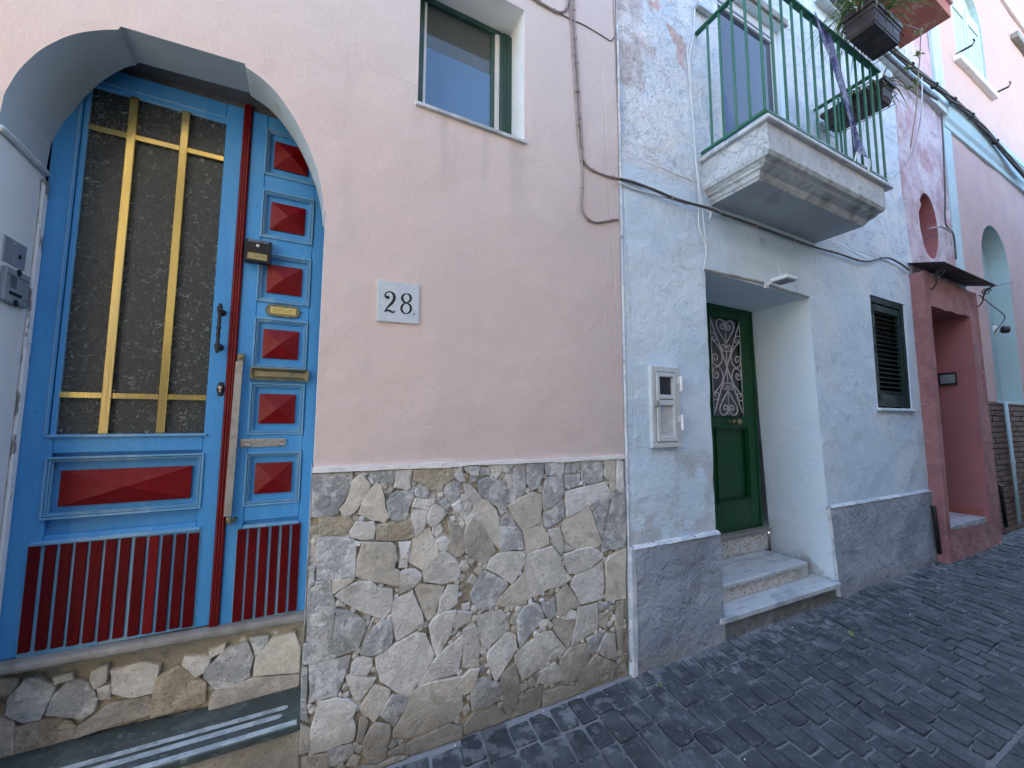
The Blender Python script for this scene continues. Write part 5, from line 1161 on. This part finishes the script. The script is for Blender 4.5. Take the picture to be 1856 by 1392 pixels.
# intercom plates on the left reveal
def on_reveal(px, py): p = XP(px, py, XL); return p.y, p.z
ic = thing('camera_panel', 'grey steel door-entry plate with round lens beside the blue door', 'door entry panel')
MB().box(XL, XL + .004, .085, .212, 2.142, 2.238, .0015).build('plate', M['inter'], ic)
MB().lathe((XL + .004, .175, 2.185), (1, 0, 0), [(0, .009), (.002, .009), (.003, .006)], 12).build('lens', M['black'], ic)
for z_ in (2.222, 2.152): MB().lathe((XL + .004, .143, z_), (1, 0, 0), [(0, .005), (.002, .004), (.003, .001)], 8).build('screw', M['steel'], ic)
ic = thing('intercom', 'grey plastic intercom with speaker slots below the steel entry plate', 'intercom')
MB().box(XL, XL + .016, .088, .228, 1.995, 2.125, .004).build('housing', M['inter2'], ic)
m = MB(); m.box(XL + .0155, XL + .017, .10, .222, 2.098, 2.1005); 
for k in range(7): m.box(XL + .0155, XL + .0175, .115, .150, 2.054 + k * .0062, 2.0565 + k * .0062)
m.build('speaker_slots', M['black'], ic)
m = MB(); m.lathe((XL + .0155, .158, 2.118), (1, 0, 0), [(0, .014), (.002, .014)], 12); m.lathe((XL + .0155, .158, 2.0), (1, 0, 0), [(0, .014), (.002, .014)], 12); m.build('recess', M['ink'], ic)
MB().box(XL + .016, XL + .018, .115, .185, 2.026, 2.038, .0005).build('name_label', M['ink'], ic)
MB().lathe((XL + .016, .200, 2.024), (1, 0, 0), [(0, .0065), (.003, .006), (.004, .002)], 10).build('call_button', M['steel'], ic)
# solar light on the side leaf
sl = thing('solar_light', 'black solar motion light fixed at the top of the side leaf', 'lamp')
a = W(444, 428, F - .05); b_ = W(488, 478, F - .05)
xa, xb, za, zb_ = a.x + .002, b_.x + .002, b_.z + .003, a.z + .004
m = MB(); m.add([(xa, F - .046, za), (xb, F - .046, za), (xb, F - .055, zb_ - .03), (xa, F - .055, zb_ - .03), (xb, F - .02, zb_), (xa, F - .02, zb_), (xa, F - .004, za), (xb, F - .004, za), (xb, F - .004, zb_), (xa, F - .004, zb_)],
     [(0, 1, 2, 3), (3, 2, 4, 5), (5, 4, 8, 9), (6, 7, 8, 9), (0, 1, 7, 6), (0, 3, 5, 9, 6), (1, 2, 4, 8, 7)]); m.build('casing', M['black'], sl)
MB().box(xa + .012, xb - .012, F - .050, F - .044, za + .008, za + .050, .002).build('light_window', M['lens'], sl)
MB().lathe(((xa + xb) / 2, F - .05, zb_ - .042), (0, -1, 0), [(0, .008), (.006, .007), (.009, .003)], 10).build('motion_sensor', M['white_paint'], sl)
MB().add([(xa + .01, F - .0548, zb_ - .027), (xb - .01, F - .0548, zb_ - .027), (xb - .01, F - .0238, zb_ - .002), (xa + .01, F - .0238, zb_ - .002)], [(0, 1, 2, 3)]).build('solar_cell', M['solar'], sl)
# name plate
nm_ = thing('name_plate', 'small yellow name card in ornate dark brass frame on side leaf', 'name plate')
a, b_ = dW(482, 563); xa = a; zc = (b_ + dW(544, 566)[1]) / 2; xb = dW(544, 565)[0]
cx = (xa + xb) / 2; pr = []
for k in range(40):
    t = 2 * math.pi * k / 40; r_ = 1 + .10 * math.cos(8 * t) + .05 * math.cos(14 * t)
    sx = math.copysign(abs(math.cos(t)) ** .45, math.cos(t)); sz_ = math.copysign(abs(math.sin(t)) ** .6, math.sin(t)); pr.append((cx + (xb - xa) / 2 * sx * (r_ * .35 + .65), zc + .030 * sz_ * (r_ * .5 + .55)))
MB().prism(pr, F - .010, F, .005, .005).build('frame', M['brass_old'], nm_)
MB().box(cx - .056, cx + .056, F - .0125, F - .009, zc - .016, zc + .015, .001).build('card', M['plate_yellow'], nm_)
m = MB()
for r_, segs in ((.006, ((-.045, .005), (.015, .045))), (-.0005, ((-.045, .02), (.024, .047))), (-.008, ((-.042, -.012), (.0, .04)))):
    for s0, s1_ in segs:
        x = s0
        while x < s1_: w_ = U(.0025, .005); m.box(cx + x, cx + min(x + w_, s1_), F - .0129, F - .0122, zc + r_ - .0011, zc + r_ + .0011); x += w_ + .0012
m.build('lettering', M['ink'], nm_)
# meter cabinet
mc = thing('meter_cabinet', 'ivory metal utility cabinet with small window set in blue wall', 'cabinet')
ax0, ax1, az0, az1 = 2.04, 2.315, 1.385, 1.94; my = -.045
m = MB(); t_ = .038
m.box(ax0, ax0 + t_, my, -.0, az0, az1, .004); m.box(ax1 - t_, ax1, my, 0, az0, az1, .004); m.box(ax0 + t_, ax1 - t_, my, 0, az1 - t_, az1, .004); m.box(ax0 + t_, ax1 - t_, my, 0, az0, az0 + t_, .004); m.build('outer_frame', M['beige_metal'], mc)
m = MB(); u0, u1, v0, v1 = ax0 + .042, ax1 - .042, az0 + .042, az1 - .042; zz = v0 + .31
m.box(u0, u0 + .03, my - .006, -.002, v0, v1, .003); m.box(u1 - .03, u1, my - .006, -.002, v0, v1, .003); m.box(u0 + .03, u1 - .03, my - .0055, -.002, v1 - .03, v1, .003); m.box(u0 + .03, u1 - .03, my - .0055, -.002, v0, v0 + .035, .003)
m.box(u0 + .03, u1 - .03, my - .0055, -.002, zz - .02, zz + .008, .003); m.box(u0 + .03, u1 - .03, my - .0055, -.002, zz - .065, zz - .03, .003); m.box(u0 + .03, u1 - .03, my + .012, -.002, v0, zz - .03); m.box(u0 + .03, u1 - .03, my + .012, -.002, zz - .03, zz - .02)
m.build('door', M['beige_metal'], mc)
MB().box(u0 + .03, u1 - .03, my + .020, my + .024, zz + .008, v1 - .03).build('window', M['glass_dark'], mc)
MB().box(u0 + .034, u0 + .095, my + .009, my + .0118, zz - .105, zz - .07).build('sticker', M['lilac'], mc)
m = MB()
for i in range(3):
    for j in range(4):
        if (i, j) in ((2, 3),): continue
        m.lathe((u0 + .055 + i * .022, my + .012, v0 + .06 + j * .034), (0, -1, 0), [(0, .0028), (.001, .0025)], 6)
m.build('vent_hole', M['ink'], mc)
for z_ in (az0 + .12, az0 + .39): MB().tube([(ax1 + .002, my - .006, z_), (ax1 + .002, my - .006, z_ + .105)], .0105, 8).box(ax1 - .035, ax1 - .004, my - .006, my, z_ + .05, z_ + .10, .002).build('hinge', M['white_paint'], mc)
MB().box(ax0 + .018, ax0 + .045, my - .022, my, az0 + .275, az0 + .32, .004).build('lock', M['steel'], mc)
# security light on the lintel
wl_ = thing('wall_light', 'small white flood light with tube on the lintel above the green door', 'lamp')
p = W(1418, 510, -.12)
m = MB(); m.box(p.x - .075, p.x + .075, -.20, -.06, p.z - .002, p.z + .03, .006); m.build('casing', M['alu'], wl_)
MB().box(p.x - .065, p.x + .065, -.19, -.07, p.z - .008, p.z - .001).build('diffuser', M['inter2'], wl_)
MB().tube([(p.x - .05, -.012, p.z - .012), (p.x - .04, -.07, p.z + .012)], .012, 7).box(p.x - .08, p.x - .03, -.03, -.01, p.z - .04, p.z + .01, .004).build('bracket', M['white_paint'], wl_)
MB().tube([(p.x + .01, -.1, p.z + .03), (p.x - .03, -.12, p.z + .11)], .006, 7).build('tube', M['white_paint'], wl_)
# ---- cables
def cable(name, pts, r, mt, label, y=0.0, clips=0, group=None):
    P = [tuple(W(q[0], q[1], (q[2] if len(q) > 2 else y) - r)) for q in pts]
    o = thing(name, label, 'cable', (0, 0, 0), group); P2 = smooth_path(P, 4)
    MB().tube(P2, r, 7).build('sheath', M[mt], o, smooth=True)
    if clips:
        acc = 0
        for a, b_ in zip(P2[:-1], P2[1:]):
            acc += (Vector(a) - Vector(b_)).length
            if acc > clips:
                acc = 0; d = (Vector(b_) - Vector(a)).normalized() * .006; c0 = Vector(a)
                MB().tube([c0 - d, c0 + d], r * 1.55, 6).build('clip', M['cable_beige'], o)
    return o
cable('conduit', [(1041, -60), (1040, 0), (1043, 70), (1047, 130), (1051, 200), (1054, 250), (1056, 283), (1062, 298), (1074, 308), (1095, 317), (1115, 322), (1122, 324)], .007, 'cable_beige', 'right of two painted wall cables, turning right to the dark cable', clips=.16)
cable('conduit', [(1033, -60), (1033, 0), (1037, 70), (1041, 130), (1045, 200), (1049, 250), (1053, 283), (1055, 300), (1055, 340), (1054, 370), (1058, 386), (1066, 397), (1082, 403), (1102, 400), (1118, 397), (1121, 400)], .007, 'cable_beige', 'left of two painted wall cables, hooking right lower on the pink wall', clips=.2)
cable('cable', [(1122, 324, -.02), (1140, 328, -.02), (1158, 334, -.02), (1190, 346, -.03), (1218, 358, -.03), (1250, 368, -.03), (1287, 378, -.03), (1310, 388, -.03), (1345, 400, -.03), (1400, 420, -.03), (1475, 447, -.03), (1518, 459, -.03), (1567, 474, -.03), (1605, 467, -.03), (1629, 476, -.03), (1648, 490, -.03)], .010, 'cable_dark', 'dark cable crossing the blue wall beneath the balcony', clips=.5)
cable('cable', [(1122, 330, -.02), (1145, 341, -.02), (1180, 351, -.02), (1215, 361, -.02), (1246, 371, -.02)], .006, 'cable_white', 'thin white cable just below the dark cable left of the balcony')
cable('cable', [(955, -10), (985, 8), (1005, 19), (1018, 22), (1026, 16), (1029, 5), (1030, -15)], .0075, 'cable_beige', 'looped conduit at the top of the pink wall', clips=.1)
cable('cable', [(960, -8), (990, 10), (1015, 25), (1040, 37), (1060, 46), (1082, 59), (1100, 70), (1107, 74), (1114, 66)], .003, 'cable_dark', 'thin sagging wire near the top of the pink wall')
cable('cable', [(1111, -40), (1112, 20), (1114, 60), (1116, 110), (1118, 170), (1121, 230), (1121, 300), (1122, 322)], .0035, 'cable_beige', 'thin clipped wire along the right edge of the pink wall', clips=.07)
cable('cable', [(1259, 15, -.02), (1258, 60, -.05), (1250, 100, -.04), (1252, 150, -.03), (1256, 220, -.03), (1262, 290, -.03), (1268, 340, -.03), (1272, 370, -.03), (1277, 420, -.03), (1280, 450, -.03), (1278, 475, -.03), (1275, 490, -.03)], .0045, 'cable_white', 'white cable hanging straighter beside the balcony and green door recess')
cable('cable', [(1253, 68, -.03), (1246, 90, -.03), (1250, 140, -.03), (1255, 200, -.03), (1262, 300, -.03), (1267, 350, -.03), (1266, 390, -.03), (1268, 415, -.03), (1277, 437, -.03), (1280, 455, -.03)], .0045, 'cable_white', 'white cable bowing left beside the balcony and green door recess')
cbt = thing('cable', 'thick black cable bundle running along the teal cornice', 'cable')
cpath = smooth_path([tuple(W(a_, b2, c2)) for a_, b2, c2 in [(1500, -25, -.12), (1540, 15, -.12), (1580, 50, -.12), (1620, 92, -.12), (1660, 128, -.12), (1700, 160, -.13), (1730, 184, -.14), (1760, 210, -.14), (1800, 252, -.14), (1856, 318, -.14), (1900, 370, -.14)]], 12)
for k_ in range(5):
    MB().tube([(p[0], p[1] - .017 * math.cos(k_ * 1.257 + i_ * .11), p[2] + .024 * math.sin(k_ * 1.257 + i_ * .11) + .02 * noise.noise(Vector((i_ * .15, k_ * 5, 0)))) for i_, p in enumerate(cpath)], .011, 6).build('strand', M['cable_dark'], cbt, smooth=True)
for i_ in range(6, len(cpath), 13):
    p = Vector(cpath[i_]); d_ = (Vector(cpath[min(i_ + 1, len(cpath) - 1)]) - p).normalized() * .008; MB().tube([p - d_, p + d_], .044, 8).build('cable_tie', M['black'], cbt)
cable('cable', [(1505, -5, -.09), (1560, 55, -.09), (1600, 95, -.09), (1650, 140, -.09), (1680, 168, -.09), (1700, 180, -.10)], .018, 'cable_dark', 'thinner cable under the thick bundle beside the planter')
cable('cable', [(1698, 60, -.02), (1704, 170, -.03), (1709, 250, -.03), (1713, 350, -.03), (1714, 405, -.03), (1728, 425, -.03), (1733, 470, -.03)], .010, 'cable_dark', 'brown cable down the edge of mauve house to the canopy')
cable('cable', [(1682, 415, -.03), (1706, 411, -.05), (1722, 420, -.04)], .012, 'cable_beige', 'short cable stub crossing the mauve wall niche')
cable('cable', [(1775, 535, -.1), (1800, 555, -.05), (1819, 570, -.05), (1820, 580, -.05), (1808, 595, -.05), (1803, 602, -.02)], .008, 'cable_dark', 'bent cable from canopy to the black floodlight by niche')
cable('cable', [(1799, 520, -.1), (1815, 516, -.04), (1838, 512, -.02)], .006, 'cable_dark', 'short wire from canopy corner to pink wall')
jl = thing('floodlight', 'small black floodlight on white box beside the teal niche', 'lamp'); p = W(1812, 597, -.05)
MB().box(p.x - .10, p.x + .0, -.03, .0, p.z - .06, p.z + .05, .005).build('junction_box', M['white_paint'], jl); MB().lathe((p.x + .02, -.05, p.z), (.3, -1, -.2), [(0, .04), (.03, .06), (.09, .05), (.10, .03)], 10).build('head', M['black'], jl)
# pale pipe and black downpipe
pp = thing('waste_pipe', 'pale green pipe leaning on the brick base', 'pipe'); a = W(1822, 728, -.04); b_ = W(1848, 948, -.04)
MB().tube([a + Vector((0, 0, 0)), (a + b_) / 2 + Vector((.02, 0, 0)), b_], .022, 8).build('tube', M['teal'], pp, smooth=True); MB().lathe(((a + b_) / 2 + Vector((.02, 0, .03))), (0, 0, -1), [(0, .027), (.06, .027)], 8).build('collar', M['teal'], pp)
dp = thing('downpipe_foot', 'short black downpipe at the plinth end beside salmon portal', 'pipe'); a = W(1692, 918, -.06); b_ = W(1703, 1003, -.06)
MB().tube([Vector((a.x, -.0, a.z)), a, b_], .020, 8).build('tube', M['black'], dp, smooth=True)
dp = thing('downpipe_foot', 'short black downpipe between salmon portal and brick base', 'pipe'); a = W(1813, 880, -.06); b_ = W(1824, 955, -.06)
MB().tube([Vector((a.x, 0, a.z)), a, b_], .022, 8).build('tube', M['black'], dp, smooth=True)
hk = thing('cable_hook', 'rusty iron hook fixed at the foot of balcony wall', 'hook'); a = W(1283, 388, -.02)
MB().tube([(a.x, -.02, a.z + .02), (a.x + .01, -.04, a.z), (a.x, -.035, a.z - .04), (a.x + .01, -.02, a.z - .05)], .006, 6).build('iron_rod', M['white_edge'], hk)
bx = thing('wall_bracket', 'grey metal bracket high on the blue wall left of balcony', 'bracket'); a = W(1263, 12, -.02); MB().box(a.x - .01, a.x + .16, -.05, -.01, a.z - .02, a.z + .02, .004).build('plate', M['steel'], bx)

# ---- planters, plants, banner
def planter(cx, cy, z0, L_, W_, H_, along, lab, rlab):
    o = thing('planter', lab, 'planter', (cx, cy, z0)); 
    def pt(u, v, w): return (u, v, w) if along == 'x' else (v, u, w)
    def ring(sc, w): return [pt(-L_ / 2 * sc, -W_ / 2 * sc, w), pt(L_ / 2 * sc, -W_ / 2 * sc, w), pt(L_ / 2 * sc, W_ / 2 * sc, w), pt(-L_ / 2 * sc, W_ / 2 * sc, w)]
    m = MB(); lv_ = [(.84, 0), (.90, .03), (.93, H_ * .6), (.95, H_ * .62), (.97, H_ - .04), (1.04, H_ - .038), (1.05, H_), (.98, H_), (.95, H_ - .03)]
    vs = []; [vs.extend(ring(s_, w)) for s_, w in lv_]
    m.add(vs, [(r * 4 + i, r * 4 + (i + 1) % 4, (r + 1) * 4 + (i + 1) % 4, (r + 1) * 4 + i) for r in range(len(lv_) - 1) for i in range(4)] + [(0, 1, 2, 3)]); b0 = m.build('trough', M['pot'], o)
    m = MB(); m.add(ring(.95, H_ - .035), [(0, 1, 2, 3)]); m.build('soil', M['soil'], o)
    rk = thing('planter_rack', rlab, 'rack', (cx, cy, z0)); m = MB(); e = .012
    for w in (.0, H_ * .45):
        R_ = [Vector(p) for p in ring(1.06 if w else .98, w - (.006 if w == 0 else 0))]; R_.append(R_[0]); m.tube(R_, .0035, 5)
    for t in (-.8, -.3, .2, .7): m.tube([pt(t * L_ / 2, -W_ / 2 * 1.08, H_ * .45), pt(t * L_ / 2, -W_ / 2 * 1.0, -.006), pt(t * L_ / 2, W_ / 2 * 1.0, -.006), pt(t * L_ / 2, W_ / 2 * 1.06, H_ * .9)], .0032, 5)
    m.build('wire_cage', M['iron'], rk); return o
def spider(cx, cy, cz, n, spread, lab, leanx=0, leany=0, mt='leaf', L0=.20, L1=.42):
    o = thing('spider_plant', lab, 'plant', (cx, cy, cz)); m = MB()
    for _ in range(n):
        a = U(0, 2 * math.pi); L_ = U(L0, L1); d = Vector((math.cos(a), math.sin(a), 0)); b0 = Vector((U(-1, 1) * spread[0], U(-1, 1) * spread[1], 0)); w_ = U(.005, .009); k = 7; rise = U(.5, 1.0); vs = []
        sd_ = Vector((-d.y, d.x, 0))
        for i in range(k + 1):
            t = i / k; p = b0 + d * (L_ * t * .9) + Vector((leanx * t * t, leany * t * t, L_ * (rise * t - (rise + .45) * t * t))); ww = w_ * (1 - t) ** .6 + .0004
            vs += [p + sd_ * ww, p + Vector((0, 0, -.002)), p - sd_ * ww]
        m.add(vs, [(i * 3 + j, i * 3 + j + 1, (i + 1) * 3 + j + 1, (i + 1) * 3 + j) for i in range(k) for j in range(2)])
    m.build('foliage', M[mt], o); return o
planter(3.99 + .0, -.66, 4.66, .48, .20, .19, 'x', 'dark brown plastic planter hung on the front of balcony rail', 'black wire rack carrying the planter on balcony front')
spider(3.86, -.68, 4.86, 120, (.20, .08), 'spider plant with striped arching leaves in the front planter', mt='leaf')
planter(4.60, -.29, 4.50, .50, .20, .18, 'y', 'dark brown plastic planter hung on the far end of balcony', 'black wire rack carrying the planter on balcony end')
spider(4.60, -.33, 4.67, 90, (.06, .2), 'pale spider plant in the planter at the balcony end')
# trailing dry runner with little plantlets
vn = thing('trailing_runner', 'dry trailing plant runner with tufts hanging below front planter', 'plant')
P = [W(1640, 45, -.75), W(1662, 52, -.74), W(1668, 60, -.73), W(1667, 100, -.72), W(1664, 140, -.72), W(1662, 175, -.72), W(1659, 210, -.72), W(1654, 240, -.72), W(1650, 268, -.7)]
MB().tube(smooth_path([tuple(p) for p in P], 4), .0045, 5).build('stem', M['leaf_dry'], vn, smooth=True)
fo = MB()
for q in ((1665, 57), (1662, 100), (1645, 122), (1660, 150), (1652, 158), (1668, 98)):
    c0 = W(q[0], q[1], -.72)
    for _ in range(9):
        a = U(0, 6.28); d = Vector((math.cos(a), math.sin(a) * .6, U(-.6, .6))); L_ = U(.03, .075); s_ = d.cross(Vector((0, 0, 1))).normalized() * .004
        fo.add([c0 - s_, c0 + s_, c0 + d * L_ * .6 + s_ + Vector((0, 0, .01)), c0 + d * L_, c0 + d * L_ * .6 - s_ + Vector((0, 0, .01))], [(0, 1, 2, 3, 4)])
fo.build('plantlets', M['leaf'], vn, kind='stuff')
wc = thing('hanging_cord', 'white cord slung from the plant runner to the blue wall', 'cord')
MB().tube(smooth_path([tuple(p) for p in (W(1671, 140, -.5), W(1671, 190, -.5), W(1664, 240, -.4), W(1652, 280, -.3), W(1636, 303, -.15), W(1620, 322, -.03))], 4), .0045, 5).build('line', M['cable_white'], wc, smooth=True)
bn = thing('banner', 'twisted violet and white cloth banner tied to balcony rail', 'banner')
cl = [(1478, 22, 1474, 18), (1492, 50, 1486, 58), (1507, 62, 1490, 78), (1513, 85, 1500, 95), (1522, 115, 1510, 125), (1530, 150, 1520, 158), (1541, 185, 1532, 190), (1548, 215, 1540, 225), (1556, 245, 1546, 250), (1566, 268, 1546, 276), (1575, 290, 1552, 274)]
vs = []; ks = 4
for i, (x0, y0, x1, y1) in enumerate(cl):
    for k in range(ks + 1):
        t = k / ks; q = W(x1 + (x0 - x1) * t, y1 + (y0 - y1) * t, -.545 - .018 * math.sin(t * 6 + i * 1.1)); vs.append(q)
m = MB().add(vs, [(i * (ks + 1) + k, i * (ks + 1) + k + 1, (i + 1) * (ks + 1) + k + 1, (i + 1) * (ks + 1) + k) for i in range(len(cl) - 1) for k in range(ks)]); o = m.build('cloth', M['cloth'], bn, smooth=True)
so = o.modifiers.new('thick', 'SOLIDIFY'); so.thickness = .002; ss = o.modifiers.new('sub', 'SUBSURF'); ss.levels = ss.render_levels = 1
for q in ([(1553, 276), (1551, 285), (1549, 292)], [(1575, 288), (1576, 300), (1573, 312)]):
    MB().tube([tuple(W(a_, b2, -.545)) for a_, b2 in q], .007, 5).build('tie_tape', M['tape'], bn)
# fallen leaves
for (q, s_, rz_, lab) in (((1542, 1149), .036, .6, 'green leaf fallen on the cobbles in front of marble steps'), ((1196, 1243), .018, 2.0, 'tiny yellow-green leaf fallen by the grey plinth corner')):
    p = G(*q, .014); o = MB(); n = 8; vs = [(0, 0, .002)]
    for k in range(n):
        a = 2 * math.pi * k / n; vs.append((s_ * math.cos(a), s_ * .45 * math.sin(a) * (1 if abs(math.cos(a)) < .9 else .2), .003 + .006 * abs(math.sin(a))))
    ob = o.add(vs, [(0, k + 1, (k + 1) % n + 1) for k in range(n)]).build('fallen_leaf', M['leaf_fallen']); ob.location = p; ob.rotation_euler = (.1, -.15, rz_); tag(ob, lab, 'leaf')
